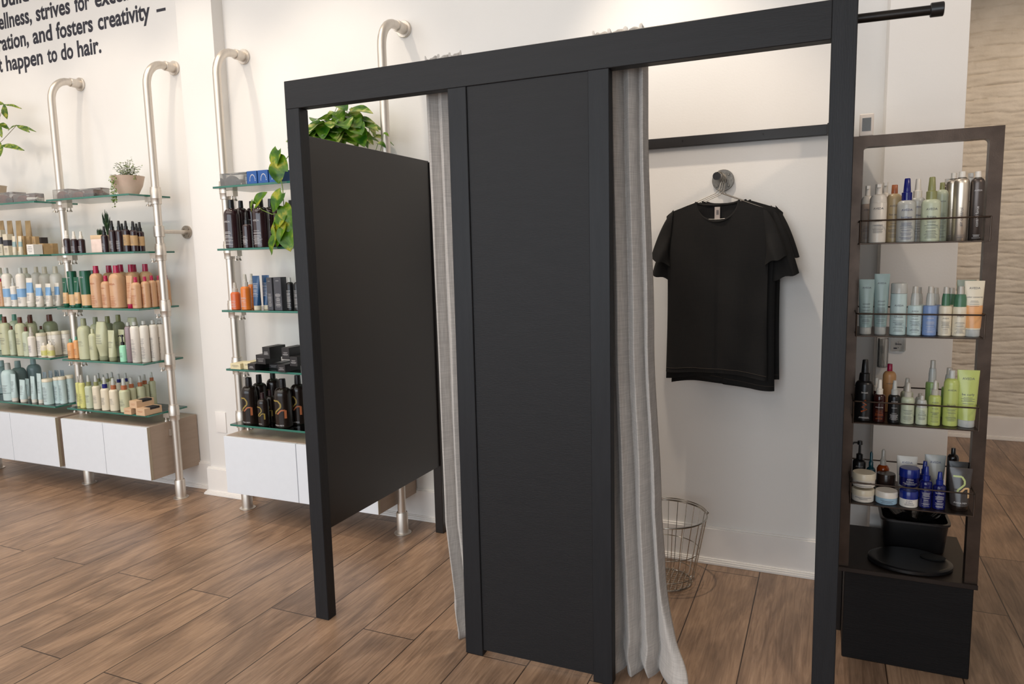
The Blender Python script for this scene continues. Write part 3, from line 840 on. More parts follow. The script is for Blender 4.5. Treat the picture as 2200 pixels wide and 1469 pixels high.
vine = []   # vines falling forward and to the left over the shelf edge: (points), [(leaf base, dir, normal, length)]
def vinepath(pts, leaves):
    st.tube(pts, 0.0022, 6)
    for b_, d, n_, L_ in leaves: leaf(vl, b_, d, n_, L_ * 1.12, L_ * 0.98, 0.12, 0.15)
vl = MB()
O = Vector((-0.47, 0.88, 1.8648))
def V(x, y, z): return Vector((x, y, z)) - O
vinepath([V(-0.50, 0.80, 2.02), V(-0.62, 0.735, 1.99), V(-0.68, 0.725, 1.93), V(-0.665, 0.722, 1.82), V(-0.665, 0.722, 1.70), V(-0.68, 0.722, 1.63), V(-0.72, 0.72, 1.575), V(-0.66, 0.715, 1.555)],
         [(V(-0.680, 0.722, 2.015), (-0.35, -0.15, -1), (-0.2, -1, 0.25), 0.092), (V(-0.690, 0.718, 1.945), (0.10, -0.1, -1), (0.5, -1, 0.1), 0.085), (V(-0.675, 0.720, 1.975), (0.6, -0.1, -0.8), (0.1, -1, 0.2), 0.075),
          (V(-0.668, 0.718, 1.800), (-0.55, -0.2, -0.75), (-0.15, -1, 0.3), 0.100), (V(-0.662, 0.716, 1.735), (0.45, -0.15, -0.9), (0.2, -1, 0.2), 0.085),
          (V(-0.665, 0.716, 1.690), (-0.5, -0.1, -0.55), (0.1, -1, 0.6), 0.085), (V(-0.660, 0.716, 1.675), (0.5, -0.1, -0.75), (0.1, -1, 0.3), 0.080),
          (V(-0.672, 0.716, 1.640), (-0.35, -0.2, -0.8), (-0.3, -1, 0.2), 0.105), (V(-0.655, 0.716, 1.625), (0.25, -0.2, -0.9), (0.25, -1, 0.2), 0.110),
          (V(-0.730, 0.716, 1.580), (-0.40, -0.1, -0.9), (-0.5, -1, 0.1), 0.085), (V(-0.725, 0.716, 1.585), (-0.15, -0.1, 0.9), (-0.6, -1, 0.1), 0.070)])
vinepath([V(-0.665, 0.722, 1.70), V(-0.74, 0.715, 1.698), V(-0.80, 0.712, 1.722), V(-0.845, 0.710, 1.770)],
         [(V(-0.838, 0.710, 1.752), (0.62, 0, 0.62), (-0.35, -1, 0.35), 0.082), (V(-0.855, 0.710, 1.768), (-0.42, 0, -0.85), (-0.7, -1, 0.2), 0.052)])
vl.build('trailing_leaves', POTHOS2, t, smooth=60)
st.build('stems', mat('green_stem', (104, 128, 48), 0.5), t)
# trailing plant in a blush bowl
random.seed(5)
t = thing('potted_trailing_plant', 'small trailing plant in a blush bowl on the top shelf', 'plant', (-1.985, 0.885, 1.8648))
MB().lathe([(0.044, 0.0), (0.050, 0.002), (0.080, 0.060), (0.093, 0.112), (0.095, 0.116), (0.090, 0.116), (0.080, 0.080)], 30).build('bowl', mat('blush_ceramic', (214, 186, 166), 0.35), t)
MB().lathe([(0.080, 0.098), (0.05, 0.104)], 20).build('soil', mat('potting_soil', (60, 46, 36), 0.9), t)
st = MB(); lf = MB()
for k in range(34):
    d = rdir(0.1, 1.0); a = random.uniform(0.08, 0.13)
    top = Vector((d.x * a * 0.8, d.y * a * 0.6, 0.105 + d.z * a))
    st.tube([(d.x * 0.02, d.y * 0.02, 0.10), top * 0.6 + Vector((0, 0, 0.06)), top], 0.0009, 4)
    for j in range(9):
        q = Vector((d.x * 0.02, d.y * 0.02, 0.10)).lerp(top, 0.3 + 0.7 * j / 8) + Vector((random.uniform(-.012, .012), random.uniform(-.012, .012), random.uniform(-.006, .014)))
        leaf(lf, q, rdir(-0.3, 0.5), (0, -0.4, 1), 0.013, 0.011, 0.1, 0.2, False)
for vx, vy, ln in ((-0.092, -0.02, 0.11), (-0.085, 0.03, 0.07), (0.012, -0.096, 0.165), (0.0, -0.097, 0.19), (-0.012, -0.096, 0.15), (0.022, -0.094, 0.13), (0.092, -0.02, 0.03)):
    pts = [(vx * 0.8, vy * 0.8, 0.112), (vx * 1.04, vy * 1.04, 0.118)] + [(vx * 1.06 + 0.003 * sin(9 * q), vy * 1.06, 0.118 - ln * q) for q in (0.2, 0.4, 0.6, 0.8, 1.0)]
    st.tube(pts, 0.0009, 4)
    for j in range(int(ln * 190)):
        q = random.uniform(0, 1)
        leaf(lf, (vx * 1.08 + random.uniform(-.01, .01), vy * 1.08 - 0.002, 0.118 - ln * q), rdir(-0.8, 0.3), (0, -1, 0.4), 0.010, 0.009, 0.1, 0.2, False)
lf.build('foliage', STRINGP, t, smooth=60); st.build('stems', mat('thin_brown_stem', (92, 86, 52), 0.7), t)
# haworthias in a square planter
t = thing('potted_haworthia', 'spiky dark green succulents in a pale square planter on the second shelf', 'plant', (-2.195, 0.845, 1.5318))
MB().box(-0.054, 0.054, -0.045, 0.045, 0, 0.105).build('planter', mat('pink_marbled_ceramic', (232, 208, 196), 0.4, var=0.08, scale=25), t, bevel=0.006, seg=2)
MB().box(-0.0545, 0.0545, -0.0455, 0.0455, 0.080, 0.106).build('planter_rim', mat('beige_glaze', (214, 184, 148), 0.4), t, bevel=0.003, seg=2)
lf = MB()
for (cx_, n_, h_, zb) in ((-0.03, 26, 0.055, 0.10), (0.0, 18, 0.05, 0.10), (0.045, 34, 0.10, 0.115)):
    for k in range(n_):
        a = random.uniform(0, 2 * pi); tilt = random.uniform(0.05, 0.55); z0 = zb + (random.uniform(0, 0.06) if cx_ > 0.04 else 0)
        dx, dy = cos(a) * tilt, sin(a) * tilt; hh = h_ * random.uniform(0.5, 0.9)
        lf.tube([(cx_, 0, z0 - 0.01), (cx_ + dx * hh * 0.6, dy * hh * 0.5, z0 + hh * 0.45), (cx_ + dx * hh * 0.75, dy * hh * 0.65, z0 + hh)], [0.0055, 0.0045, 0.0006], 6)
lf.build('spikes', ALOE, t)
# money tree reaching in from the left
random.seed(21)
t = thing('money_tree', 'green palmate plant reaching in at the left edge, top shelf', 'plant', (-3.32, 0.90, 1.8648))
MB().lathe([(0.060, 0.0), (0.064, 0.003), (0.085, 0.135), (0.088, 0.138), (0.080, 0.138), (0.075, 0.11)], 28).build('pot', mat('sand_ceramic', (204, 180, 156), 0.5), t)
st = MB(); lf = MB()
st.tube([(0, 0, 0.10), (0.01, 0, 0.25), (0.0, 0, 0.42)], [0.011, 0.009, 0.006], 8)
def palm(c, stem, dirs):
    st.tube([(0.0, 0, 0.36), Vector((stem[0] * 0.5, stem[1] * 0.5, stem[2] * 0.55 + 0.18)), c], 0.0016, 5)
    for (dx, dy, dz, L_, W_) in dirs: leaf(lf, c, (dx, dy, dz), (0.15, -0.7, 0.75), L_, W_, 0.12, 0.10, False)
palm(Vector((0.250, -0.06, 0.380)), (0.250, -0.06, 0.30), [(1, 0.1, -0.16, 0.185, 0.042), (0.55, 0.35, 0.02, 0.085, 0.030), (0.35, -0.5, -0.85, 0.095, 0.052), (-0.8, 0.0, 0.32, 0.085, 0.034), (-0.75, -0.3, -0.5, 0.085, 0.036)])
palm(Vector((0.300, 0.02, 0.515)), (0.300, 0.02, 0.45), [(1, 0, -0.40, 0.125, 0.035), (1, 0.2, -0.28, 0.145, 0.022), (-1, 0.0, -0.15, 0.11, 0.024)])
palm(Vector((0.185, -0.02, 0.530)), (0.185, -0.02, 0.48), [(-0.1, -0.2, 1.0, 0.13, 0.055), (0.6, 0, -0.25, 0.10, 0.030), (0.8, -0.2, -0.10, 0.12, 0.018), (0.5, -0.3, -0.75, 0.12, 0.034), (-0.8, 0, 0.1, 0.12, 0.04)])
palm(Vector((0.160, 0.04, 0.665)), (0.160, 0.04, 0.60), [(1, 0, -0.18, 0.165, 0.022), (0.2, -0.1, -0.9, 0.10, 0.045), (-1, 0, 0.2, 0.14, 0.04)])
palm(Vector((-0.05, -0.02, 0.62)), (-0.05, -0.02, 0.60), [(0.8, 0, 0.4, 0.13, 0.04), (-0.8, 0, 0.4, 0.13, 0.04), (0, -0.2, 1, 0.13, 0.045), (-0.6, -0.2, -0.5, 0.12, 0.04)])
lf.build('foliage', MONEY, t, smooth=60); st.build('stem', mat('brown_stem', (110, 92, 62), 0.7), t)

# ================================================================== products: bottles, tubes, jars and boxes
def C(name, col, **k):
    k.setdefault('rough', 0.32); k.setdefault('var', 0.03)
    return mat(name, col, **k)
PM = dict(
    white=C('white_plastic_pack', (226, 218, 206)), cream=C('cream_plastic', (220, 208, 184)), frost=C('frosted_plastic', (196, 196, 190), rough=0.25, trans=0.15),
    aqua=C('pale_aqua_plastic', (190, 208, 206)), blueband=C('sky_blue_print', (128, 168, 206)), green=C('bottle_green_plastic', (16, 84, 60), rough=0.22), tan=C('tan_label', (214, 176, 128)),
    peach=C('peach_plastic', (200, 156, 118), rough=0.28), magenta=C('magenta_plastic', (168, 22, 66), rough=0.22), plum=C('dark_plum_plastic', (44, 24, 28), rough=0.16, coat=0.3), black=BLKPL,
    sage=C('sage_plastic', (190, 190, 156)), sagecap=C('dull_sage_cap', (150, 152, 122)), brown=C('brown_cap', (96, 50, 34)), mint=C('mint_plastic', (150, 210, 176)), teal=C('soft_teal_cap', (96, 150, 130)),
    greyblue=C('grey_blue_plastic', (150, 172, 170)), tealgrey=C('teal_grey_liquid', (124, 142, 142)), navy=C('navy_plastic', (24, 30, 110), rough=0.2), terra=C('terracotta_cap', (168, 98, 62)),
    yellow=C('pale_yellow_plastic', (210, 206, 128)), silver=mat('brushed_silver_can', (222, 210, 194), 0.34, 0.9, var=0.04), pewter=mat('pewter_can', (92, 84, 80), 0.36, 0.8, var=0.06),
    lilac=C('lilac_grey_can', (150, 132, 136), rough=0.25), orange=C('orange_plastic', (212, 116, 40), rough=0.2), orange2=C('orange_red_plastic', (204, 100, 52), rough=0.2), blue=C('deep_blue_tube', (34, 72, 112), rough=0.25),
    slate=C('slate_carton', (66, 66, 72), rough=0.5), dkbox=C('black_carton', (34, 31, 32), rough=0.45), creambox=C('cream_carton', (222, 208, 168), rough=0.5), kraft=C('kraft_carton', (184, 150, 106), rough=0.6, var=0.1),
    whitebox=C('white_carton', (232, 226, 218), rough=0.5), blushbox=C('blush_carton', (206, 172, 138), rough=0.5), gbrown=C('black_brown_bottle', (30, 22, 18), rough=0.2), gold=C('dull_gold_print', (150, 128, 62), rough=0.4),
    lime=C('lime_plastic', (176, 186, 104), rough=0.28), apple=C('apple_green_plastic', (138, 166, 96), rough=0.28), palegreen=C('pale_green_plastic', (188, 194, 168)), dkgreen=C('muted_green_cap', (70, 112, 84)),
    olive=C('olive_cap', (140, 140, 92)), bluebot=C('cornflower_bottle', (122, 146, 190)), orangelow=C('apricot_plastic', (222, 162, 106)), dkred=C('dark_red_brown_bottle', (46, 16, 14), rough=0.15),
    amber=C('amber_glass', (176, 72, 14), rough=0.1, trans=0.3), tealgl=C('teal_glass', (16, 66, 76), rough=0.1), lightblue=C('light_blue_jar', (158, 188, 206)), brownjar=C('brown_jar', (48, 34, 28), rough=0.2),
    cobalt=C('cobalt_bottle', (18, 22, 84), rough=0.12, coat=0.4), cobaltcap=C('cobalt_cap', (22, 38, 118), rough=0.2), smoke=C('smoky_tube', (62, 56, 54), rough=0.22), lime7=C('pale_lime_print', (176, 186, 120), rough=0.4),
    foamgrey=C('warm_grey_label', (168, 150, 136)), tanbot=C('tan_bottle', (188, 164, 124)), bluebox=C('royal_blue_carton', (30, 82, 150), rough=0.4), boar=C('bristle_brown', (104, 52, 38), rough=0.8, var=0.4, scale=120, bump=0.8, bscale=400),
    dkbristle=C('black_bristle', (38, 36, 38), rough=0.7, var=0.4, scale=120, bump=0.8, bscale=400), milk=clear_mat('milky_cap', (230, 228, 222), 0.4, 0.55, (226, 218, 206)),
    copper=C('copper_print', (170, 84, 40)), crinkle=clear_mat('crinkled_film', (216, 228, 232), 1.0, 0.35, (190, 206, 214)))
INKS = dict(k=INK, g=GINK, w=WINK, n=BINK, c=PM['copper'])
TXT = {}
def glyphs(s, size):
    if (s, size) not in TXT: TXT[(s, size)] = text_geo(s, size, 0, 'CENTER')
    return TXT[(s, size)]

# style: (kind, object name, category, body material, cap material, options)
ST = {}
def style(key, kind, name, cat, body, cap, **o): ST[key] = (kind, name, cat, body, cap, o)
A1 = [('AVEDA', 0.26, 0.80, 'g')]
style('whiteblue', 'bottle', 'shampoo_bottle', 'bottle', 'white', 'frost', band=('blueband', 0.33, 0.62), pr=[('AVEDA', 0.3, 0.66, 'g')], lines=(0.12, 0.3, 'g'))
style('smallwhiteblue', 'spray', 'spray_bottle', 'bottle', 'white', 'frost', band=('blueband', 0.36, 0.66), lines=(0.1, 0.3, 'g'))
style('tubewhiteblue', 'tube', 'squeeze_tube', 'tube', 'white', 'white', band=('blueband', 0.5, 0.84), lines=(0.2, 0.45, 'g'))
style('creamback', 'bottle', 'shampoo_bottle', 'bottle', 'white', 'cream', lines=(0.2, 0.5, 'g'))
style('peachsmall', 'bottle', 'conditioner_bottle', 'bottle', 'peach', 'magenta', lines=(0.12, 0.6, 'c'), pr=[('AVEDA', 0.34, 0.86, 'c')])
style('peachbig', 'bottle', 'shampoo_bottle', 'bottle', 'peach', 'magenta', lines=(0.06, 0.42, 'c'), pr=[('AVEDA', 0.34, 0.82, 'c')])
style('peachtube', 'tube', 'squeeze_tube', 'tube', 'peach', 'magenta', lines=(0.3, 0.8, 'c'))
style('greentube', 'tube', 'squeeze_tube', 'tube', 'green', 'green', band=('tan', 0.13, 0.50), lines=(0.2, 0.36, 'g'), pr=[('AVEDA', 0.3, 0.86, 'w')])
style('greenbig', 'cyl', 'styling_tube', 'tube', 'green', 'green', band=('tan', 0.06, 0.36), pr=[('AVEDA', 0.34, 0.84, 'w')])
style('plumspray', 'spray', 'spray_bottle', 'bottle', 'plum', 'white', lines=(0.15, 0.55, 'w'))
style('plumnozzle', 'spray', 'spray_bottle', 'bottle', 'plum', 'black', lines=(0.15, 0.55, 'w'))
style('plumkraft', 'spray', 'spray_bottle', 'bottle', 'plum', 'black', band=('kraft', 0.30, 0.82), lines=(0.4, 0.7, 'g'))
style('plumbig', 'bottle', 'shampoo_bottle', 'bottle', 'plum', 'black', lines=(0.08, 0.5, 'w'), pr=[('AVEDA', 0.30, 0.78, 'w')])
style('plumtube', 'tube', 'squeeze_tube', 'tube', 'plum', 'black', lines=(0.35, 0.7, 'w'))
style('sagebig', 'bottle', 'shampoo_bottle', 'bottle', 'sage', 'sagecap', lines=(0.5, 0.66, 'g'))
style('sagesmall', 'bottle', 'conditioner_bottle', 'bottle', 'sage', 'sage', lines=(0.45, 0.62, 'g'))
style('sageinvert', 'invert', 'conditioner_bottle', 'bottle', 'sage', 'sagecap', lines=(0.45, 0.7, 'g'))
style('sagetube', 'tube', 'squeeze_tube', 'tube', 'sage', 'sagecap', lines=(0.45, 0.65, 'g'))
style('sagesquare', 'bottle', 'refill_bottle', 'bottle', 'sagecap', 'olive', lines=(0.3, 0.5, 'g'))
style('mintpump', 'pump', 'pump_bottle', 'bottle', 'mint', 'black', lines=(0.3, 0.6, 'g'))
style('lilaccan', 'can', 'hairspray_can', 'can', 'lilac', 'frost', pr=[('air control', 0.42, 0.5, 'w', 1)])
style('whitecan', 'can', 'hairspray_can', 'can', 'white', 'frost', lines=(0.1, 0.7, 'g'))
style('peachjar', 'bottle', 'travel_bottle', 'bottle', 'orangelow', 'teal', lines=(0.2, 0.6, 'g'))
style('brownbig', 'bottle', 'shampoo_bottle', 'bottle', 'sage', 'brown', lines=(0.4, 0.62, 'g'), pr=[('AVEDA', 0.26, 0.78, 'g')])
style('brownsmall', 'bottle', 'conditioner_bottle', 'bottle', 'palegreen', 'brown', lines=(0.25, 0.62, 'g'))
style('brownred', 'bottle', 'shampoo_bottle', 'bottle', 'sagecap', 'brown', band=('brown', 0.42, 0.62), lines=(0.2, 0.35, 'g'))
style('tealback', 'bottle', 'shampoo_bottle', 'bottle', 'palegreen', 'teal', lines=(0.3, 0.6, 'g'))
style('whitepump', 'spray', 'spray_bottle', 'bottle', 'white', 'milk', lines=(0.2, 0.6, 'n'))
style('whitetub', 'cyl', 'powder_tub', 'tub', 'white', 'cream', lines=(0.15, 0.8, 'g'), capf=0.14)
style('mini', 'bottle', 'travel_bottle', 'bottle', 'cream', 'white', band=('yellow', 0.2, 0.75), lines=(0.3, 0.6, 'g'))
style('aquabig', 'bottle', 'shampoo_bottle', 'bottle', 'aqua', 'frost', lines=(0.3, 0.62, 'g'), band=('tealgrey', 0.30, 0.318))
style('tealgreybig', 'bottle', 'shampoo_bottle', 'bottle', 'tealgrey', 'greyblue', lines=(0.3, 0.5, 'w'))
style('aquatube', 'tube', 'squeeze_tube', 'tube', 'aqua', 'white', lines=(0.35, 0.75, 'g'))
style('aquatub', 'cyl', 'powder_tub', 'tub', 'aqua', 'cream', lines=(0.15, 0.8, 'g'), capf=0.12)
style('crinkle', 'pouch', 'film_pouch', 'pouch', 'crinkle', 'crinkle')
style('spyellow', 'spray', 'spray_bottle', 'bottle', 'yellow', 'milk', lines=(0.2, 0.6, 'g'))
style('spgreen', 'spray', 'spray_bottle', 'bottle', 'palegreen', 'olive', lines=(0.3, 0.65, 'g'), noz='frost')
style('sptan', 'spray', 'spray_bottle', 'bottle', 'cream', 'olive', lines=(0.3, 0.65, 'g'), noz='frost')
style('spnavy', 'spray', 'spray_bottle', 'bottle', 'cream', 'navy', lines=(0.3, 0.65, 'g'), noz='frost')
style('spterra', 'spray', 'spray_bottle', 'bottle', 'cream', 'terra', lines=(0.3, 0.65, 'g'), noz='frost')
style('spterraw', 'spray', 'spray_bottle', 'bottle', 'sage', 'terra', lines=(0.3, 0.65, 'g'), noz='frost')
style('orangesmall', 'spray', 'spray_bottle', 'bottle', 'orange2', 'milk', lines=(0.15, 0.6, 'w'))
style('orangebig', 'spray', 'spray_bottle', 'bottle', 'orange', 'milk', lines=(0.15, 0.6, 'w'))
style('bluetube', 'tube', 'squeeze_tube', 'tube', 'blue', 'cream', lines=(0.4, 0.8, 'w'))
style('slatebox', 'box', 'carton', 'box', 'slate', 'slate', lines=(0.1, 0.5, 'w'), pr=[('AVEDA', 0.26, 0.88, 'w')])
style('blackbottle', 'bottle', 'styling_bottle', 'bottle', 'black', 'frost', lines=(0.1, 0.8, 'w'))
style('dkbox', 'box', 'carton', 'box', 'dkbox', 'slate', lines=(0.3, 0.6, 'w'))
style('creambox', 'box', 'carton', 'box', 'creambox', 'creambox', lines=(0.4, 0.7, 'g'))
style('kraftbox', 'box', 'carton', 'box', 'kraft', 'kraft', lines=(0.6, 0.8, 'g'))
style('greyband', 'box', 'carton', 'box', 'cream', 'cream', band=('slate', 0.45, 0.72), lines=(0.1, 0.35, 'g'))
style('whitebox', 'box', 'carton', 'box', 'whitebox', 'whitebox', lines=(0.2, 0.8, 'g'))
style('darkbox', 'box', 'carton', 'box', 'brownjar', 'brownjar')
style('blushbox', 'box', 'brush_box', 'box', 'blushbox', 'blushbox', lines=(0.4, 0.6, 'c'), win='dkbristle')
style('creamtube', 'tube', 'squeeze_tube', 'tube', 'cream', 'cream', band=('greyblue', 0.45, 0.70))
style('rolltube', 'tube', 'squeeze_tube', 'tube', 'kraft', 'cream')
style('menbig', 'bottle', 'shampoo_bottle', 'bottle', 'gbrown', 'black', seven='gold', seven2='terra', pr=[('AVEDA MEN', 0.22, 0.06, 'w')])
style('mensmall', 'bottle', 'tonic_bottle', 'bottle', 'gbrown', 'plum', seven='gold', seven2='gold', pr=[('AVEDA', 0.24, 0.08, 'w')])
style('bluepack', 'box', 'blue_carton', 'box', 'bluebox', 'bluebox', lines=(0.25, 0.7, 'w'))
# stand, with readable print
style('foamgrey', 'foam', 'mousse_bottle', 'bottle', 'foamgrey', 'white', pr=[('AVEDA', 0.36, 0.86, 'g')], lines=(0.1, 0.45, 'g'))
style('foamwhite', 'foam', 'mousse_bottle', 'bottle', 'white', 'white', pr=[('AVEDA', 0.36, 0.86, 'g'), ('volume', 0.30, 0.55, 'g')], lines=(0.25, 0.46, 'g'))
style('tanterra', 'bottle', 'styling_bottle', 'bottle', 'tanbot', 'terra', pr=[('AVEDA', 0.36, 0.84, 'g'), ('flax seed', 0.36, 0.64, 'g')], lines=(0.1, 0.5, 'g'))
style('brillspray', 'spray', 'spray_bottle', 'bottle', 'frost', 'navy', pr=[('AVEDA', 0.36, 0.84, 'n'), ('brilliant', 0.38, 0.64, 'n')], lines=(0.08, 0.52, 'n'))
style('whspray', 'spray', 'spray_bottle', 'bottle', 'frost', 'white', pr=[('AVEDA', 0.36, 0.84, 'n'), ('brilliant', 0.36, 0.64, 'n')], lines=(0.08, 0.5, 'g'))
style('pgspray', 'spray', 'spray_bottle', 'bottle', 'palegreen', 'olive', pr=[('AVEDA', 0.36, 0.84, 'g'), ('firmata', 0.34, 0.64, 'g')], lines=(0.08, 0.54, 'g'))
style('pgbottle', 'bottle', 'styling_bottle', 'bottle', 'palegreen', 'olive', pr=[('AVEDA', 0.34, 0.84, 'g')], lines=(0.08, 0.6, 'g'))
style('silvercan', 'can', 'hairspray_can', 'can', 'silver', 'white', pr=[('air control', 0.62, 0.42, 'g', 1)], lines=(0.04, 0.1, 'g'))
style('pewtercan', 'can', 'hairspray_can', 'can', 'pewter', 'white', pr=[('control force', 0.60, 0.42, 'w', 1), ('AVEDA', 0.34, 0.86, 'w')], lines=(0.04, 0.1, 'w'))
style('gbtube', 'tube', 'squeeze_tube', 'tube', 'greyblue', 'frost', pr=[('AVEDA', 0.34, 0.86, 'g'), ('smooth', 0.30, 0.56, 'g'), ('infusion', 0.30, 0.50, 'g')], lines=(0.18, 0.46, 'g'))
style('sicyl', 'cyl', 'powder_bottle', 'bottle', 'aqua', 'frost', capf=0.2, pr=[('AVEDA', 0.34, 0.72, 'g'), ('smooth', 0.34, 0.50, 'g'), ('infusion', 0.34, 0.44, 'g')], lines=(0.08, 0.36, 'g'))
style('sispray', 'dome', 'serum_bottle', 'bottle', 'aqua', 'frost', pr=[('AVEDA', 0.30, 0.84, 'g'), ('smooth', 0.30, 0.66, 'g'), ('infusion', 0.30, 0.57, 'g')], lines=(0.1, 0.5, 'g'))
style('bluedome', 'dome', 'serum_bottle', 'bottle', 'bluebot', 'frost', pr=[('AVEDA', 0.30, 0.60, 'w')], lines=(0.1, 0.5, 'w'))
style('creamgreen', 'dome', 'serum_bottle', 'bottle', 'cream', 'dkgreen', pr=[('AVEDA', 0.30, 0.60, 'g')], lines=(0.1, 0.5, 'g'))
style('creamgreen2', 'dome', 'lotion_bottle', 'bottle', 'cream', 'dkgreen', lines=(0.1, 0.5, 'g'), wide=1, pr=[('AVEDA', 0.30, 0.7, 'g')])
style('peachtube2', 'tube', 'squeeze_tube', 'tube', 'cream', 'frost', band=('orangelow', 0.16, 0.56), pr=[('AVEDA', 0.34, 0.88, 'g'), ('color conserve', 0.28, 0.72, 'g')], lines=(0.56, 0.66, 'g'))
style('pgtube', 'tube', 'squeeze_tube', 'tube', 'palegreen', 'frost', pr=[('AVEDA', 0.3, 0.86, 'g')])
style('blackserum', 'spray', 'serum_bottle', 'bottle', 'black', 'black', pr=[('invati', 0.34, 0.80, 'w')], squig=1, lines=(0.06, 0.12, 'w'))
style('redspray', 'spray', 'spray_bottle', 'bottle', 'dkred', 'white', pr=[('thickening', 0.30, 0.6, 'w')], lines=(0.1, 0.5, 'c'))
style('blackspray', 'spray', 'spray_bottle', 'bottle', 'black', 'frost', pr=[('AVEDA', 0.34, 0.84, 'w'), ('texture', 0.30, 0.6, 'w')], lines=(0.1, 0.4, 'w'))
style('pgmilk', 'spray', 'spray_bottle', 'bottle', 'palegreen', 'milk', pr=[('AVEDA', 0.3, 0.84, 'g')], lines=(0.1, 0.6, 'g'))
style('pgjar', 'dome', 'gel_bottle', 'bottle', 'palegreen', 'frost', wide=1, lines=(0.3, 0.8, 'g'), pr=[('AVEDA', 0.26, 0.86, 'g')])
style('limemilk', 'spray', 'spray_bottle', 'bottle', 'lime', 'milk', pr=[('AVEDA', 0.32, 0.84, 'g'), ('be curly', 0.3, 0.62, 'g')], lines=(0.1, 0.5, 'g'))
style('limebottle', 'bottle', 'conditioner_bottle', 'bottle', 'lime', 'frost', pr=[('AVEDA', 0.34, 0.86, 'g'), ('be curly', 0.34, 0.50, 'g')], lines=(0.1, 0.42, 'g'))
style('limetube', 'tube', 'squeeze_tube', 'tube', 'lime', 'frost', pr=[('AVEDA', 0.34, 0.86, 'g'), ('be curly', 0.34, 0.58, 'g')], lines=(0.42, 0.54, 'g'))
style('appledome', 'dome', 'shampoo_bottle', 'bottle', 'apple', 'frost', pr=[('AVEDA', 0.3, 0.84, 'g')])
style('magback', 'bottle', 'shampoo_bottle', 'bottle', 'orangelow', 'magenta', pr=[('AVEDA', 0.3, 0.8, 'g')])
style('whitejar', 'jar', 'cream_jar', 'jar', 'white', 'cream', lines=(0.2, 0.7, 'g'))
style('bluejar', 'jar', 'cream_jar', 'jar', 'lightblue', 'white', lines=(0.2, 0.6, 'g'))
style('brilljar', 'jar', 'pomade_jar', 'jar', 'white', 'cobaltcap', pr=[('AVEDA', 0.2, 0.72, 'n'), ('brilliant', 0.24, 0.5, 'n')], lines=(0.1, 0.4, 'g'))
style('cobaltjar', 'jar', 'pomade_jar', 'jar', 'cobalt', 'cobaltcap', pr=[('AVEDA', 0.2, 0.74, 'w'), ('brilliant', 0.24, 0.5, 'w')], lines=(0.2, 0.4, 'w'))
style('brownjar', 'jar', 'clay_jar', 'jar', 'brownjar', 'brownjar', lines=(0.3, 0.6, 'c'))
style('cobaltdrop', 'spray', 'serum_bottle', 'bottle', 'cobalt', 'cobaltcap', pr=[('brilliant', 0.42, 0.76, 'w')], lines=(0.1, 0.66, 'w'))
style('smoketube', 'tube', 'squeeze_tube', 'tube', 'smoke', 'gbrown', seven='lime7', seven2='tan', pr=[('AVEDA MEN', 0.2, 0.2, 'w')])
style('blacktube', 'tube', 'squeeze_tube', 'tube', 'black', 'black')
style('blackcap', 'bottle', 'shampoo_bottle', 'bottle', 'gbrown', 'black')
style('navytube', 'tube', 'squeeze_tube', 'tube', 'white', 'white', pr=[('AVEDA', 0.32, 0.84, 'n'), ('brilliant', 0.3, 0.6, 'n')])
style('clearpack', 'tube', 'squeeze_tube', 'tube', 'frost', 'frost', pr=[('AVEDA', 0.32, 0.82, 'n')])
style('blackpump', 'pump', 'pump_bottle', 'bottle', 'black', 'black', pr=[('AVEDA', 0.34, 0.84, 'w')])
style('tealdrop', 'dropper', 'dropper_bottle', 'bottle', 'tealgl', 'tealgl')
style('amberdrop', 'dropper', 'oil_bottle', 'bottle', 'amber', 'milk')

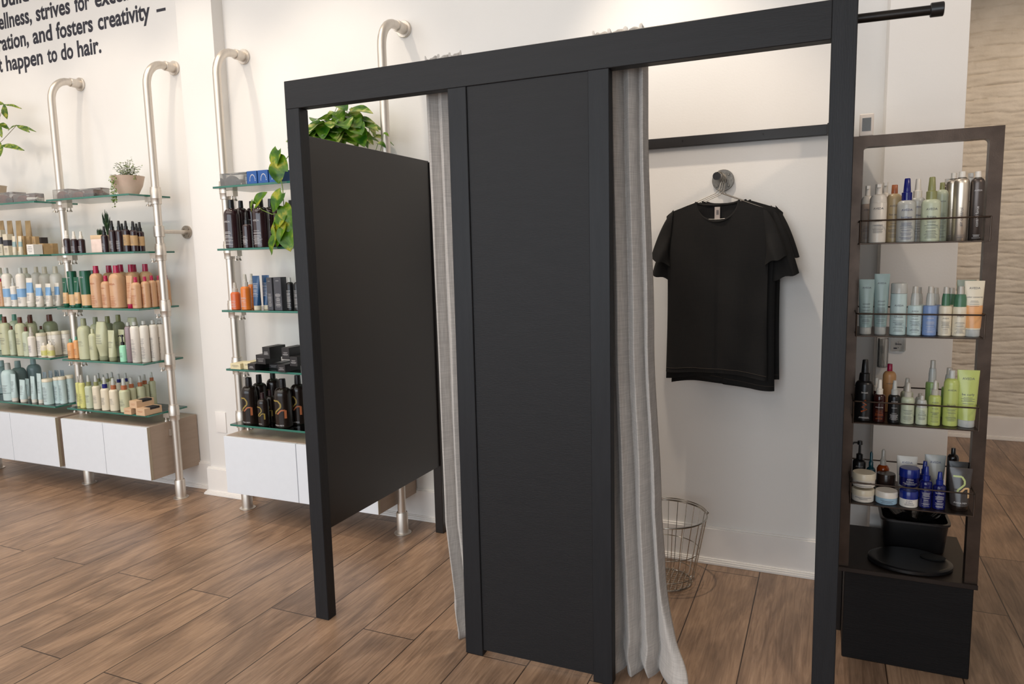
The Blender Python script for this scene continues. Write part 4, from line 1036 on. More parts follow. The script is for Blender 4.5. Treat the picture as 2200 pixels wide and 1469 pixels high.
SHC = {}
def geo(kind, key, r, h, o):
    """Parts of one product as (name, mesh, material) lists, cached so repeats share mesh data."""
    ck = (key, round(r, 4), round(h, 3))
    if ck in SHC: return SHC[ck]
    kind, name, cat, bm_, cm_, o = ST[key]
    P = []; NS = 22
    body, capm = PM[bm_], PM[cm_]
    nozm = PM[o['noz']] if 'noz' in o else capm
    sec = lambda z: (r, r)
    hb = h
    def L(prof, nm, mt, **k):
        P.append((nm, MB().lathe(prof, NS, **k).mesh(nm, mt), mt))
    if kind == 'bottle':
        ch = min(0.17 * h, r * 1.15); cr = r * 0.40; hb = h - ch; sh = min(r * 0.95, hb * 0.25)
        prof = [(r * 0.93, 0), (r, r * 0.08), (r, hb - sh)] + [(r - (r - cr * 1.02) * (1 - cos(a)), hb - sh + (sh * 0.92) * sin(a)) for a in [pi / 2 * k / 7 for k in range(1, 8)]] + [(cr * 0.9, hb)]
        L(prof, 'bottle_body', body); L([(cr, hb - 0.001), (cr * 1.02, hb + ch * 0.1), (cr * 0.93, h - 0.001), (cr * 0.85, h)], 'cap', capm)
        top = hb - sh
    elif kind == 'spray':
        ch = min(0.34 * h, r * 2.6); cr = r * 0.56; hb = h - ch; sh = r * 0.6
        prof = [(r * 0.93, 0), (r, r * 0.08), (r, hb - sh)] + [(r - (r - cr * 0.95) * (1 - cos(a)), hb - sh + (sh * 0.95) * sin(a)) for a in [pi / 2 * k / 6 for k in range(1, 7)]] + [(cr * 0.9, hb)]
        L(prof, 'bottle_body', body)
        L([(cr, hb - 0.001), (cr, hb + ch * 0.34), (cr * 0.72, hb + ch * 0.38)], 'collar', capm)
        L([(cr * 0.74, hb + ch * 0.34), (cr * 0.70, hb + ch * 0.5), (cr * 0.55, h - 0.002), (cr * 0.45, h)], 'spray_nozzle', nozm)
        top = hb - sh
    elif kind == 'dome':
        wide = o.get('wide'); hb = h * (0.62 if not wide else 0.60); cr = r * (0.62 if not wide else 0.92); cap1 = h * (0.86 if not wide else 0.84)
        L([(r * 0.93, 0), (r, r * 0.08), (r, hb - r * 0.3), (r * 0.94, hb - r * 0.1), (cr * 0.96, hb)], 'bottle_body', body)
        L([(cr, hb - 0.001), (cr * 0.97, hb + (cap1 - hb) * 0.6), (cr * 0.80, cap1), (cr * 0.5, cap1 + 0.001)], 'cap', capm)
        L([(cr * 0.48 if wide else cr * 0.7, cap1 - 0.001), (cr * 0.42 if wide else cr * 0.62, h)], 'clear_tip', PM['milk'])
        top = hb - r * 0.3
    elif kind == 'foam':
        hb = h * 0.72; cr = r * 0.42
        L([(r * 0.93, 0), (r, r * 0.08), (r, h * 0.68), (r * 0.97, h * 0.685)], 'bottle_body', body)
        L([(r * 0.99, h * 0.685), (r * 0.96, h * 0.76), (r * 0.78, h * 0.81), (cr, h * 0.83)], 'shoulder_cap', capm)
        m = MB().lathe([(cr, h * 0.825), (cr * 0.95, h)], NS); m.box(-r * 0.22, r * 0.22, -r * 0.85, 0, h * 0.94, h * 0.995)
        P.append(('pump_head', m.mesh('pump_head', capm), capm)); top = h * 0.66
    elif kind == 'can':
        hb = h * 0.90; cr = r * 0.45
        L([(r * 0.95, 0), (r, r * 0.06), (r, hb - r * 0.8)] + [(r - (r - cr * 1.2) * (1 - cos(a)), hb - r * 0.8 + r * 0.78 * sin(a)) for a in [pi / 2 * k / 6 for k in range(1, 7)]], 'can_body', body)
        L([(cr * 1.3, hb - 0.003), (cr * 1.3, hb + 0.001), (cr * 1.1, hb + 0.003)], 'valve_ring', DSTEEL)
        L([(cr, hb), (cr * 0.94, h - 0.001), (cr * 0.8, h)], 'spray_cap', capm); top = hb - r * 0.8
    elif kind == 'cyl':
        c = o.get('capf', 0.0); hb = h * (1 - c)
        L([(r * 0.93, 0), (r, r * 0.08), (r, hb)], 'bottle_body' if c else 'tube_body', body)
        if c: L([(r * 1.0, hb + 0.0008), (r * 1.0, h - r * 0.12), (r * 0.9, h)], 'lid', capm)
        else: L([(r * 0.96, hb - 0.001), (r * 0.90, hb + 0.002)], 'cap', PM['black'])
        top = hb * 0.97
    elif kind == 'jar':
        hb = h * 0.55
        L([(r * 0.90, 0), (r * 0.96, r * 0.06), (r * 0.96, hb)], 'jar_body', body); L([(r, hb - h * 0.02), (r, h * 0.93), (r * 0.94, h)], 'lid', capm)
        sec = lambda z: (r * 0.965, r * 0.965); top = hb
    elif kind in ('tube', 'pouch'):
        ch = 0.13 * h if kind == 'tube' else 0.02 * h; rb = r * 0.78
        def sec(z):
            q = min(1, max(0, (z - ch) / (h - ch)))
            return (rb + (r - rb) * q ** 0.8, rb * (1 - q) ** 0.75 + 0.0014)
        rings = []
        for k in range(13):
            z = ch + (h - ch) * k / 12; a, b = sec(z)
            rings.append([(a * cos(2 * pi * q / 24), b * sin(2 * pi * q / 24), z) for q in range(24)])
        P.append(('tube_body' if kind == 'tube' else 'film', MB().add(*loft(rings)).mesh('tube_body', body, smooth=50), body))
        if kind == 'tube': L([(rb * 0.92, 0), (rb * 0.97, 0.002), (rb * 0.97, ch - 0.0005), (rb * 0.9, ch + 0.0005)], 'cap', capm)
        hb = h; top = h * 0.97
    elif kind == 'invert':
        def sec(z):
            q = z / h
            k = 0.62 + 0.38 * min(1, max(0, (q - 0.12) / 0.3)) if q > 0.12 else 0.66
            k *= 1 - 0.16 * max(0, (q - 0.75) / 0.25) ** 2
            return (r * k, r * k * (0.9 if q < 0.5 else 0.9 - 0.75 * (q - 0.5)))
        rings = []
        for k in range(15):
            z = 0.11 * h + 0.89 * h * k / 14; a, b = sec(z)
            rings.append([(a * cos(2 * pi * q / 24), b * sin(2 * pi * q / 24), z) for q in range(24)])
        P.append(('bottle_body', MB().add(*loft(rings)).mesh('bottle_body', body, smooth=50), body))
        L([(r * 0.62, 0), (r * 0.66, 0.002), (r * 0.66, 0.11 * h - 0.0005)], 'cap', capm); top = h * 0.95
    elif kind == 'pump':
        hb = h * 0.62; cr = r * 0.45
        L([(r * 0.93, 0), (r, r * 0.08), (r, hb - r * 0.5), (r * 0.8, hb - r * 0.15), (cr, hb)], 'bottle_body', body)
        m = MB().lathe([(cr * 1.1, hb - 0.001), (cr * 1.1, hb + h * 0.1), (cr * 0.45, hb + h * 0.12), (cr * 0.4, h * 0.92), (cr * 0.9, h * 0.925), (cr * 0.8, h)], NS)
        m.tube([(0, 0, h * 0.965), (-r * 0.9, -r * 0.3, h * 0.965), (-r * 1.1, -r * 0.4, h * 0.93)], r * 0.14, 8)
        P.append(('pump', m.mesh('pump', capm), capm)); top = hb - r * 0.5
    elif kind == 'dropper':
        hb = h * 0.60; cr = r * 0.42
        L([(r * 0.9, 0), (r, r * 0.1), (r, hb - r * 0.7), (r * 0.75, hb - r * 0.2), (cr, hb)], 'bottle_body', body)
        L([(cr * 1.2, hb - 0.001), (cr * 1.15, hb + h * 0.13), (cr * 0.8, hb + h * 0.15), (cr * 0.75, h * 0.96), (cr * 0.4, h)], 'dropper_cap', capm); top = hb - r
    elif kind == 'box':
        d = o.get('d', 0.9) * r
        if key in ('blushbox', 'dkbox', 'creambox'): d = 0.062 if key != 'creambox' else 0.05
        m = MB().box(-r, r, -d, d, 0, h)
        P.append(('carton_body', m.mesh('carton_body', body, bevel=0.0008, seg=1, smooth=0), body))
        if o.get('win'): P.append(('bristle_window', MB().box(-r * 0.55, r * 1.003, -d * 0.35, d * 0.75, h * 0.70, h * 1.006).mesh('bristle_window', PM[o['win']], smooth=0), PM[o['win']]))
        sec = lambda z: (1e6, d); top = h
    if 'band' in o:
        mt, z0, z1 = o['band']; z0 *= top; z1 = min(z1 * (h if kind in ('tube', 'cyl') else top), top * 0.995); rings = []
        if kind == 'box':
            P.append(('label_band', MB().box(-r - 0.0004, r + 0.0004, -d - 0.0004, d + 0.0004, z0, z1).mesh('label_band', PM[mt], smooth=0), PM[mt]))
        else:
            for k in range(6):
                z = z0 + (z1 - z0) * k / 5; a, b = sec(z)
                rings.append([((a + 0.0004) * cos(2 * pi * q / 32), (b + 0.0004) * sin(2 * pi * q / 32), z) for q in range(32)])
            P.append(('label_band', MB().add(*loft(rings, False)).mesh('label_band', PM[mt]), PM[mt]))
    def wrap(vs, z0):
        out = []
        for x, y, z in vs:
            a, b = sec(z + z0); a += 0.0007; b += 0.0007
            q = max(-0.97, min(0.97, x / a)); out.append((x, -b * sqrt(1 - q * q), z + z0))
        return out
    inks = {}
    lim = r * (0.84 if kind == 'box' else 0.80)
    for e in o.get('pr', []):
        s, size, zf, ink = e[:4]
        vs, fs = glyphs(s, 1.0)
        k = size * r
        wd = max(v[0] for v in vs) * k
        if len(e) > 4:     # runs up the can
            k = min(k, 0.62 * top / (2 * max(v[0] for v in vs)))
            vs = [(-(v[2] - 0.3) * k, 0, v[0] * k) for v in vs]
        else:
            if wd > lim: k *= lim / wd
            vs = [(v[0] * k, 0, v[2] * k) for v in vs]
        inks.setdefault(ink, MB()).add(wrap(vs, zf * top), fs)
    if 'lines' in o:
        z0, z1, ink = o['lines']; rr_ = random.Random(len(key) + int(r * 1e5)); z = z1 * top
        while z > z0 * top:
            w = lim * rr_.uniform(0.45, 0.9); th = max(0.0007, r * 0.035)
            xs = [-w + 2 * w * q / 8 for q in range(9)]
            vs = wrap([(x, 0, -th / 2) for x in xs] + [(x, 0, th / 2) for x in xs], z)
            inks.setdefault(ink, MB()).add(vs, [(q, q + 1, q + 10, q + 9) for q in range(8)])
            z -= th * rr_.choice((3.2, 3.6, 6.5))
    if 'squig' in o:
        pts = [(0.32 * r * (1 if k % 2 else -1) * (1 - 0.1 * k), 0, k * r * 0.28 - 0.6 * r) for k in range(6)]
        pts = wrap(pts, 0.42 * top); inks.setdefault('c', MB()).tube(pts, r * 0.09, 6)
    for ink, m in inks.items():
        P.append(('label_print', m.mesh('label_print', INKS[ink], smooth=0), INKS[ink]))
    if 'seven' in o:       # angular ribbon emblem round the bottle
        w = r * 0.17
        for mt, path in ((o['seven'], [(-0.75, 0.86), (0.10, 0.86), (0.38, 0.76), (0.38, 0.66), (-0.30, 0.50), (-0.30, 0.44)]), (o['seven2'], [(-0.05, 0.44), (0.40, 0.56), (0.78, 0.56), (0.78, 0.30)])):
            m = MB(); pts = [(x * r, z * top) for x, z in path]
            if kind == 'tube': pts = [(x * 0.85, z * 0.9 + 0.06 * h) for x, z in pts]
            for (xa, za), (xb, zb) in zip(pts, pts[1:]):
                dx, dz = xb - xa, zb - za; ln = sqrt(dx * dx + dz * dz); nx, nz = -dz / ln * w / 2, dx / ln * w / 2
                n = 5; vs = []
                for q in range(n + 1):
                    t_ = q / n; vs += [(xa + dx * t_ + nx, 0, za + dz * t_ + nz), (xa + dx * t_ - nx, 0, za + dz * t_ - nz)]
                m.add(wrap(vs, 0), [(2 * q, 2 * q + 1, 2 * q + 3, 2 * q + 2) for q in range(n)])
            P.append(('emblem', m.mesh('emblem', PM[mt], smooth=0), PM[mt]))
    SHC[ck] = P
    return P
def product(key, x, y, z, r, h, label, group, rz=0.0):
    kind, name, cat, bm_, cm_, o = ST[key]
    t = thing(name, label, cat, (x, y, z), rz, group)
    for nm, me, mt in geo(kind, key, r, h, o): link(nm, me, t)
    return t

# brushes in clear packs on the top shelves
def brush_pack(x, y, z, w, d, h, label, bristle, rz=0.0, handle='dkbox', flat=1.0):
    t = thing('brush_pack', label, 'brush pack', (x, y, z), rz, 'hair brushes in clear packs')
    MB().box(-w / 2, w / 2, -d / 2, d / 2, 0.0004, h).build('clear_case', CLEARPL, t, bevel=0.004, seg=2)
    m = MB(); hw = w * 0.42
    m.grid(lambda u, v: (-w / 2 + 0.012 + hw * u, (d * 0.42) * sin(pi * (v - 0.5)) * sin(pi * (0.1 + 0.8 * u)) ** 0.5, 0.006 + (h * 0.78) * cos(pi * (v - 0.5)) ** 0.5 * sin(pi * (0.1 + 0.8 * u)) ** 0.5), 24, 16)
    for k in range(120):
        u, v = random.random(), random.uniform(0.1, 0.9)
        cx = -w / 2 + 0.012 + hw * u; ay = sin(pi * (v - 0.5)); az = cos(pi * (v - 0.5)); s_ = sin(pi * (0.1 + 0.8 * u)) ** 0.5
        p0 = Vector((cx, d * 0.36 * ay * s_, 0.006 + h * 0.66 * az ** 0.5 * s_)); m.tube([p0, p0 + Vector((0, ay, az)) * 0.006], 0.0006, 3)
    m.build('bristles', PM[bristle], t)
    m = MB(); m.lathe([(0.011, 0), (0.0085, w * 0.16), (0.006, w * 0.34), (0.0095, w * 0.42), (0.007, w * 0.44)], 12, Matrix.Translation((-w / 2 + 0.012 + hw, 0, h * 0.40)) @ Matrix.Rotation(pi / 2, 4, 'Y'))
    m.build('handle', PM[handle], t)
    return t
brush_pack(-2.470, 0.83, 1.8648, 0.15, 0.075, 0.062, 'boar bristle brush in clear pack, nearest the pole on the second rack', 'boar')
brush_pack(-2.268, 0.81, 1.8648, 0.225, 0.060, 0.045, 'paddle brush in a long clear pack beside the blush bowl', 'boar')
brush_pack(-2.290, 0.885, 1.8648, 0.20, 0.060, 0.062, 'clear brush pack lying behind the paddle brush, second rack', 'boar')
brush_pack(-3.02, 0.82, 1.8648, 0.22, 0.09, 0.070, 'boar bristle brush in clear pack on top of the far left rack', 'boar')
brush_pack(-2.79, 0.80, 1.8648, 0.21, 0.06, 0.050, 'small vented brush in a silver-white pack, far left rack top', 'boar', 0.03, 'whitebox')
brush_pack(-1.06, 0.83, 1.8648, 0.19, 0.080, 0.070, 'black bristle brush in a clear pack, top shelf left of the pothos', 'dkbristle')

ITEMS = [
    ('rolltube', -3.3695, 0.965, 1.5322, 0.0291, 0.2423, 'leftmost kraft squeeze tube with folded crimp, second shelf, far left rack', 'products on the second shelf of the far left rack'),
    ('rolltube', -3.2782, 0.965, 1.5322, 0.0289, 0.2388, 'kraft squeeze tube with folded crimp, second from left, second shelf, far left rack', 'products on the second shelf of the far left rack'),
    ('rolltube', -3.1825, 0.965, 1.5322, 0.0287, 0.2353, 'kraft squeeze tube with folded crimp, third from left, second shelf, far left rack', 'products on the second shelf of the far left rack'),
    ('rolltube', -3.084, 0.965, 1.5322, 0.0285, 0.2312, 'rightmost kraft squeeze tube with folded crimp, second shelf, far left rack', 'products on the second shelf of the far left rack'),
    ('greyband', -3.2306, 0.875, 1.5322, 0.0189, 0.1722, 'cream box with dark grey band, left of two, second shelf, far left rack', 'products on the second shelf of the far left rack'),
    ('greyband', -3.0405, 0.8, 1.5322, 0.0229, 0.1373, 'cream box with dark grey band, right of two, second shelf, far left rack', 'products on the second shelf of the far left rack'),
    ('creamtube', -2.9836, 0.8, 1.5322, 0.0167, 0.1233, 'slim cream tube with grey band, left of two, second shelf, far left rack', 'products on the second shelf of the far left rack'),
    ('creamtube', -2.9219, 0.8, 1.5322, 0.0167, 0.1215, 'slim cream tube with grey band, right of two, second shelf, far left rack', 'products on the second shelf of the far left rack'),
    ('kraftbox', -2.994, 0.875, 1.5322, 0.0155, 0.1245, 'leftmost plain kraft box, second shelf, far left rack', 'products on the second shelf of the far left rack'),
    ('kraftbox', -2.9369, 0.875, 1.5322, 0.0154, 0.12, 'plain kraft box, second from left, second shelf, far left rack', 'products on the second shelf of the far left rack'),
    ('kraftbox', -2.8799, 0.875, 1.5322, 0.0153, 0.1182, 'plain kraft box, third from left, second shelf, far left rack', 'products on the second shelf of the far left rack'),
    ('kraftbox', -2.7766, 0.86, 1.5322, 0.0242, 0.07, 'plain kraft box, fourth from left, second shelf, far left rack', 'products on the second shelf of the far left rack'),
    ('kraftbox', -2.8234, 0.95, 1.5322, 0.0201, 0.0715, 'rightmost plain kraft box, second shelf, far left rack', 'products on the second shelf of the far left rack'),
    ('darkbox', -2.9524, 0.965, 1.5322, 0.0251, 0.1152, 'dark brown box, second shelf, far left rack', 'products on the second shelf of the far left rack'),
    ('whitebox', -2.7796, 0.7979, 1.5322, 0.0329, 0.0641, 'low white ribbed box, second shelf, far left rack', 'products on the second shelf of the far left rack'),
    ('creamback', -3.4439, 0.965, 1.1962, 0.0328, 0.2551, 'leftmost white bottle with beige cap, third shelf, far left rack', 'products on the third shelf of the far left rack'),
    ('creamback', -3.1628, 0.965, 1.1962, 0.0321, 0.2513, 'white bottle with beige cap, second from left, third shelf, far left rack', 'products on the third shelf of the far left rack'),
    ('creamback', -3.0486, 0.965, 1.1962, 0.0318, 0.2563, 'white bottle with beige cap, third from left, third shelf, far left rack', 'products on the third shelf of the far left rack'),
    ('creamback', -2.961, 0.965, 1.1962, 0.0379, 0.2552, 'white bottle with beige cap, fourth from left, third shelf, far left rack', 'products on the third shelf of the far left rack'),
    ('creamback', -2.8506, 0.965, 1.1962, 0.0375, 0.2569, 'rightmost white bottle with beige cap, third shelf, far left rack', 'products on the third shelf of the far left rack'),
    ('peachsmall', -3.157, 0.79, 1.1962, 0.0171, 0.1853, 'small peach bottle with magenta cap, third shelf, far left rack', 'products on the third shelf of the far left rack'),
    ('whiteblue', -3.0986, 0.8, 1.1962, 0.031, 0.2552, 'white bottle with blue stripe panel, left of two, third shelf, far left rack', 'products on the third shelf of the far left rack'),
    ('whiteblue', -2.9536, 0.8, 1.1962, 0.0306, 0.2533, 'white bottle with blue stripe panel, right of two, third shelf, far left rack', 'products on the third shelf of the far left rack'),
    ('smallwhiteblue', -3.0248, 0.79, 1.1962, 0.02, 0.1876, 'small white blue-panel spray bottle, third shelf, far left rack', 'products on the third shelf of the far left rack'),
    ('tubewhiteblue', -2.8738, 0.8, 1.1962, 0.0304, 0.1861, 'leftmost white tube with pale blue band, third shelf, far left rack', 'products on the third shelf of the far left rack'),
    ('tubewhiteblue', -2.7755, 0.7936, 1.1962, 0.0286, 0.1464, 'white tube with pale blue band, second from left, third shelf, far left rack', 'products on the third shelf of the far left rack'),
    ('tubewhiteblue', -2.7309, 0.8255, 1.1962, 0.0257, 0.1479, 'white tube with pale blue band, third from left, third shelf, far left rack', 'products on the third shelf of the far left rack'),
    ('tubewhiteblue', -2.7161, 0.8724, 1.1962, 0.0228, 0.1494, 'rightmost white tube with pale blue band, third shelf, far left rack', 'products on the third shelf of the far left rack'),
    ('tealback', -3.4972, 0.965, 0.8682, 0.0366, 0.254, 'greenish bottle with teal cap, left of two, fourth shelf, far left rack', 'products on the fourth shelf of the far left rack'),
    ('tealback', -3.3399, 0.965, 0.8682, 0.0361, 0.256, 'greenish bottle with teal cap, right of two, fourth shelf, far left rack', 'products on the fourth shelf of the far left rack'),
    ('brownbig', -3.176, 0.8, 0.8682, 0.0346, 0.2571, 'leftmost large sage bottle with brown cap, fourth shelf, far left rack', 'products on the fourth shelf of the far left rack'),
    ('brownbig', -3.0085, 0.7975, 0.8682, 0.0325, 0.2562, 'large sage bottle with brown cap, second from left, fourth shelf, far left rack', 'products on the fourth shelf of the far left rack'),
    ('brownbig', -3.0156, 0.8679, 0.8682, 0.0378, 0.2549, 'large sage bottle with brown cap, third from left, fourth shelf, far left rack', 'products on the fourth shelf of the far left rack'),
    ('brownbig', -3.1671, 0.965, 0.8682, 0.0356, 0.2552, 'rightmost large sage bottle with brown cap, fourth shelf, far left rack', 'products on the fourth shelf of the far left rack'),
    ('brownsmall', -3.112, 0.8, 0.8682, 0.0203, 0.1952, 'leftmost small bottle with brown cap, fourth shelf, far left rack', 'products on the fourth shelf of the far left rack'),
    ('brownsmall', -2.9451, 0.79, 0.8682, 0.0246, 0.1936, 'small bottle with brown cap, second from left, fourth shelf, far left rack', 'products on the fourth shelf of the far left rack'),
    ('brownsmall', -2.9944, 0.9211, 0.8682, 0.019, 0.1849, 'rightmost small bottle with brown cap, fourth shelf, far left rack', 'products on the fourth shelf of the far left rack'),
    ('whitepump', -2.8916, 0.788, 0.8682, 0.023, 0.1938, 'white clear-capped spray bottle, fourth shelf, far left rack', 'products on the fourth shelf of the far left rack'),
    ('brownred', -2.9931, 0.9853, 0.8682, 0.0447, 0.2574, 'sage bottle with brown square label, fourth shelf, far left rack', 'products on the fourth shelf of the far left rack'),
    ('whitetub', -2.8628, 0.8326, 0.8682, 0.0293, 0.1509, 'leftmost slim white lidded tub, fourth shelf, far left rack', 'products on the fourth shelf of the far left rack'),
    ('whitetub', -2.8424, 0.8869, 0.8682, 0.0279, 0.1537, 'slim white lidded tub, second from left, fourth shelf, far left rack', 'products on the fourth shelf of the far left rack'),
    ('whitetub', -2.786, 0.8817, 0.8682, 0.0279, 0.1582, 'slim white lidded tub, third from left, fourth shelf, far left rack', 'products on the fourth shelf of the far left rack'),
    ('whitetub', -2.7566, 0.9283, 0.8682, 0.0264, 0.1591, 'rightmost slim white lidded tub, fourth shelf, far left rack', 'products on the fourth shelf of the far left rack'),
    ('mini', -2.77, 0.785, 0.8682, 0.0196, 0.0933, 'leftmost tiny yellow-label bottle, fourth shelf, far left rack', 'products on the fourth shelf of the far left rack'),
    ('mini', -2.7347, 0.8, 0.8682, 0.018, 0.1064, 'tiny yellow-label bottle, second from left, fourth shelf, far left rack', 'products on the fourth shelf of the far left rack'),
    ('mini', -2.6995, 0.785, 0.8682, 0.0195, 0.0979, 'rightmost tiny yellow-label bottle, fourth shelf, far left rack', 'products on the fourth shelf of the far left rack'),
    ('tealgreybig', -3.5442, 0.965, 0.5522, 0.0437, 0.2361, 'leftmost large teal-grey bottle, bottom shelf, far left rack', 'products on the bottom shelf of the far left rack'),
    ('tealgreybig', -3.2412, 0.8931, 0.5522, 0.047, 0.2554, 'large teal-grey bottle, second from left, bottom shelf, far left rack', 'products on the bottom shelf of the far left rack'),
    ('tealgreybig', -3.2073, 0.9786, 0.5522, 0.0442, 0.2693, 'rightmost large teal-grey bottle, bottom shelf, far left rack', 'products on the bottom shelf of the far left rack'),
    ('aquabig', -3.211, 0.8079, 0.5522, 0.0429, 0.2545, 'pale aqua bottle with dark line, bottom shelf, far left rack', 'products on the bottom shelf of the far left rack'),
    ('aquatube', -3.1359, 0.7902, 0.5522, 0.0252, 0.186, 'leftmost pale aqua squeeze tube, bottom shelf, far left rack', 'products on the bottom shelf of the far left rack'),
    ('aquatube', -3.0473, 0.7932, 0.5522, 0.0282, 0.15, 'pale aqua squeeze tube, second from left, bottom shelf, far left rack', 'products on the bottom shelf of the far left rack'),
    ('aquatube', -3.1274, 0.875, 0.5522, 0.0208, 0.14, 'pale aqua squeeze tube, third from left, bottom shelf, far left rack', 'products on the bottom shelf of the far left rack'),
    ('aquatube', -2.9475, 0.8, 0.5522, 0.0218, 0.1775, 'pale aqua squeeze tube, fourth from left, bottom shelf, far left rack', 'products on the bottom shelf of the far left rack'),
    ('aquatube', -2.8785, 0.8, 0.5522, 0.0216, 0.1998, 'rightmost pale aqua squeeze tube, bottom shelf, far left rack', 'products on the bottom shelf of the far left rack'),
    ('aquatub', -2.792, 0.7957, 0.5522, 0.0307, 0.1697, 'leftmost pale aqua lidded tub, bottom shelf, far left rack', 'products on the bottom shelf of the far left rack'),
    ('aquatub', -2.758, 0.8381, 0.5522, 0.0229, 0.1756, 'pale aqua lidded tub, second from left, bottom shelf, far left rack', 'products on the bottom shelf of the far left rack'),
    ('aquatub', -2.7129, 0.8418, 0.5522, 0.0216, 0.1806, 'pale aqua lidded tub, third from left, bottom shelf, far left rack', 'products on the bottom shelf of the far left rack'),
    ('aquatub', -2.7047, 0.8882, 0.5522, 0.0247, 0.1828, 'rightmost pale aqua lidded tub, bottom shelf, far left rack', 'products on the bottom shelf of the far left rack'),
    ('crinkle', -2.9825, 0.905, 0.5522, 0.0191, 0.1871, 'leftmost crinkled clear film pouch, bottom shelf, far left rack', 'products on the bottom shelf of the far left rack'),
    ('crinkle', -2.9185, 0.905, 0.5522, 0.019, 0.1997, 'crinkled clear film pouch, second from left, bottom shelf, far left rack', 'products on the bottom shelf of the far left rack'),
    ('crinkle', -2.9309, 0.955, 0.5522, 0.0208, 0.1942, 'crinkled clear film pouch, third from left, bottom shelf, far left rack', 'products on the bottom shelf of the far left rack'),
    ('crinkle', -2.8876, 0.965, 0.5522, 0.0192, 0.1948, 'rightmost crinkled clear film pouch, bottom shelf, far left rack', 'products on the bottom shelf of the far left rack'),
    ('plumspray', -2.465, 0.8, 1.5322, 0.0203, 0.1423, 'leftmost dark spray bottle with white cap, second shelf, second rack', 'products on the second shelf of the second rack'),
    ('plumspray', -2.3962, 0.8, 1.5322, 0.0202, 0.1343, 'dark spray bottle with white cap, second from left, second shelf, second rack', 'products on the second shelf of the second rack'),
    ('plumspray', -2.3599, 0.82, 1.5322, 0.0202, 0.1334, 'rightmost dark spray bottle with white cap, second shelf, second rack', 'products on the second shelf of the second rack'),
    ('plumnozzle', -2.1006, 0.785, 1.5322, 0.0196, 0.1547, 'leftmost dark spray bottle with black nozzle, second shelf, second rack', 'products on the second shelf of the second rack'),
    ('plumnozzle', -2.0493, 0.8, 1.5322, 0.021, 0.1864, 'dark spray bottle with black nozzle, second from left, second shelf, second rack', 'products on the second shelf of the second rack'),
    ('plumnozzle', -2.0019, 0.81, 1.5322, 0.0209, 0.1847, 'dark spray bottle with black nozzle, third from left, second shelf, second rack', 'products on the second shelf of the second rack'),
    ('plumnozzle', -2.1741, 0.965, 1.5322, 0.0205, 0.1789, 'dark spray bottle with black nozzle, fourth from left, second shelf, second rack', 'products on the second shelf of the second rack'),
    ('plumnozzle', -2.0456, 0.965, 1.5322, 0.0203, 0.174, 'rightmost dark spray bottle with black nozzle, second shelf, second rack', 'products on the second shelf of the second rack'),
    ('plumkraft', -1.9296, 0.8, 1.5322, 0.0191, 0.1816, 'leftmost dark spray bottle with kraft label, second shelf, second rack', 'products on the second shelf of the second rack'),
    ('plumkraft', -1.896, 0.82, 1.5322, 0.0191, 0.1781, 'dark spray bottle with kraft label, second from left, second shelf, second rack', 'products on the second shelf of the second rack'),
    ('plumkraft', -1.849, 0.785, 1.5322, 0.019, 0.1732, 'dark spray bottle with kraft label, third from left, second shelf, second rack', 'products on the second shelf of the second rack'),
    ('plumkraft', -1.8506, 0.83, 1.5322, 0.0206, 0.1719, 'rightmost dark spray bottle with kraft label, second shelf, second rack', 'products on the second shelf of the second rack'),
    ('greentube', -2.5263, 0.8, 1.1962, 0.0217, 0.1838, 'small dark green tan-label tube, left of two, third shelf, second rack', 'products on the third shelf of the second rack'),
    ('greentube', -2.4013, 0.79, 1.1962, 0.0233, 0.1889, 'small dark green tan-label tube, right of two, third shelf, second rack', 'products on the third shelf of the second rack'),
    ('greenbig', -2.4812, 0.82, 1.1962, 0.0268, 0.2238, 'leftmost tall dark green tan-label tube, third shelf, second rack', 'products on the third shelf of the second rack'),
    ('greenbig', -2.3265, 0.8, 1.1962, 0.0318, 0.2254, 'tall dark green tan-label tube, second from left, third shelf, second rack', 'products on the third shelf of the second rack'),
    ('greenbig', -2.476, 0.965, 1.1962, 0.0333, 0.2245, 'rightmost tall dark green tan-label tube, third shelf, second rack', 'products on the third shelf of the second rack'),
    ('peachbig', -2.2312, 0.8037, 1.1962, 0.0387, 0.2557, 'leftmost large peach bottle with magenta cap, third shelf, second rack', 'products on the third shelf of the second rack'),
    ('peachbig', -2.3288, 0.965, 1.1962, 0.0419, 0.2556, 'large peach bottle with magenta cap, second from left, third shelf, second rack', 'products on the third shelf of the second rack'),
    ('peachbig', -2.0585, 0.8103, 1.1962, 0.0453, 0.2557, 'large peach bottle with magenta cap, third from left, third shelf, second rack', 'products on the third shelf of the second rack'),
    ('peachbig', -2.2211, 0.965, 1.1962, 0.0415, 0.26, 'large peach bottle with magenta cap, fourth from left, third shelf, second rack', 'products on the third shelf of the second rack'),
    ('peachbig', -2.0392, 0.8958, 1.1962, 0.0416, 0.2594, 'large peach bottle with magenta cap, fifth from left, third shelf, second rack', 'products on the third shelf of the second rack'),
    ('peachbig', -2.1155, 0.975, 1.1962, 0.0412, 0.2582, 'large peach bottle with magenta cap, sixth from left, third shelf, second rack', 'products on the third shelf of the second rack'),
    ('peachbig', -2.0115, 0.9741, 1.1962, 0.0407, 0.26, 'rightmost large peach bottle with magenta cap, third shelf, second rack', 'products on the third shelf of the second rack'),
    ('peachsmall', -2.1382, 0.7934, 1.1962, 0.0284, 0.1954, 'leftmost small peach bottle with magenta cap, third shelf, second rack', 'products on the third shelf of the second rack'),
    ('peachsmall', -1.878, 0.7913, 1.1962, 0.0263, 0.185, 'small peach bottle with magenta cap, second from left, third shelf, second rack', 'products on the third shelf of the second rack'),
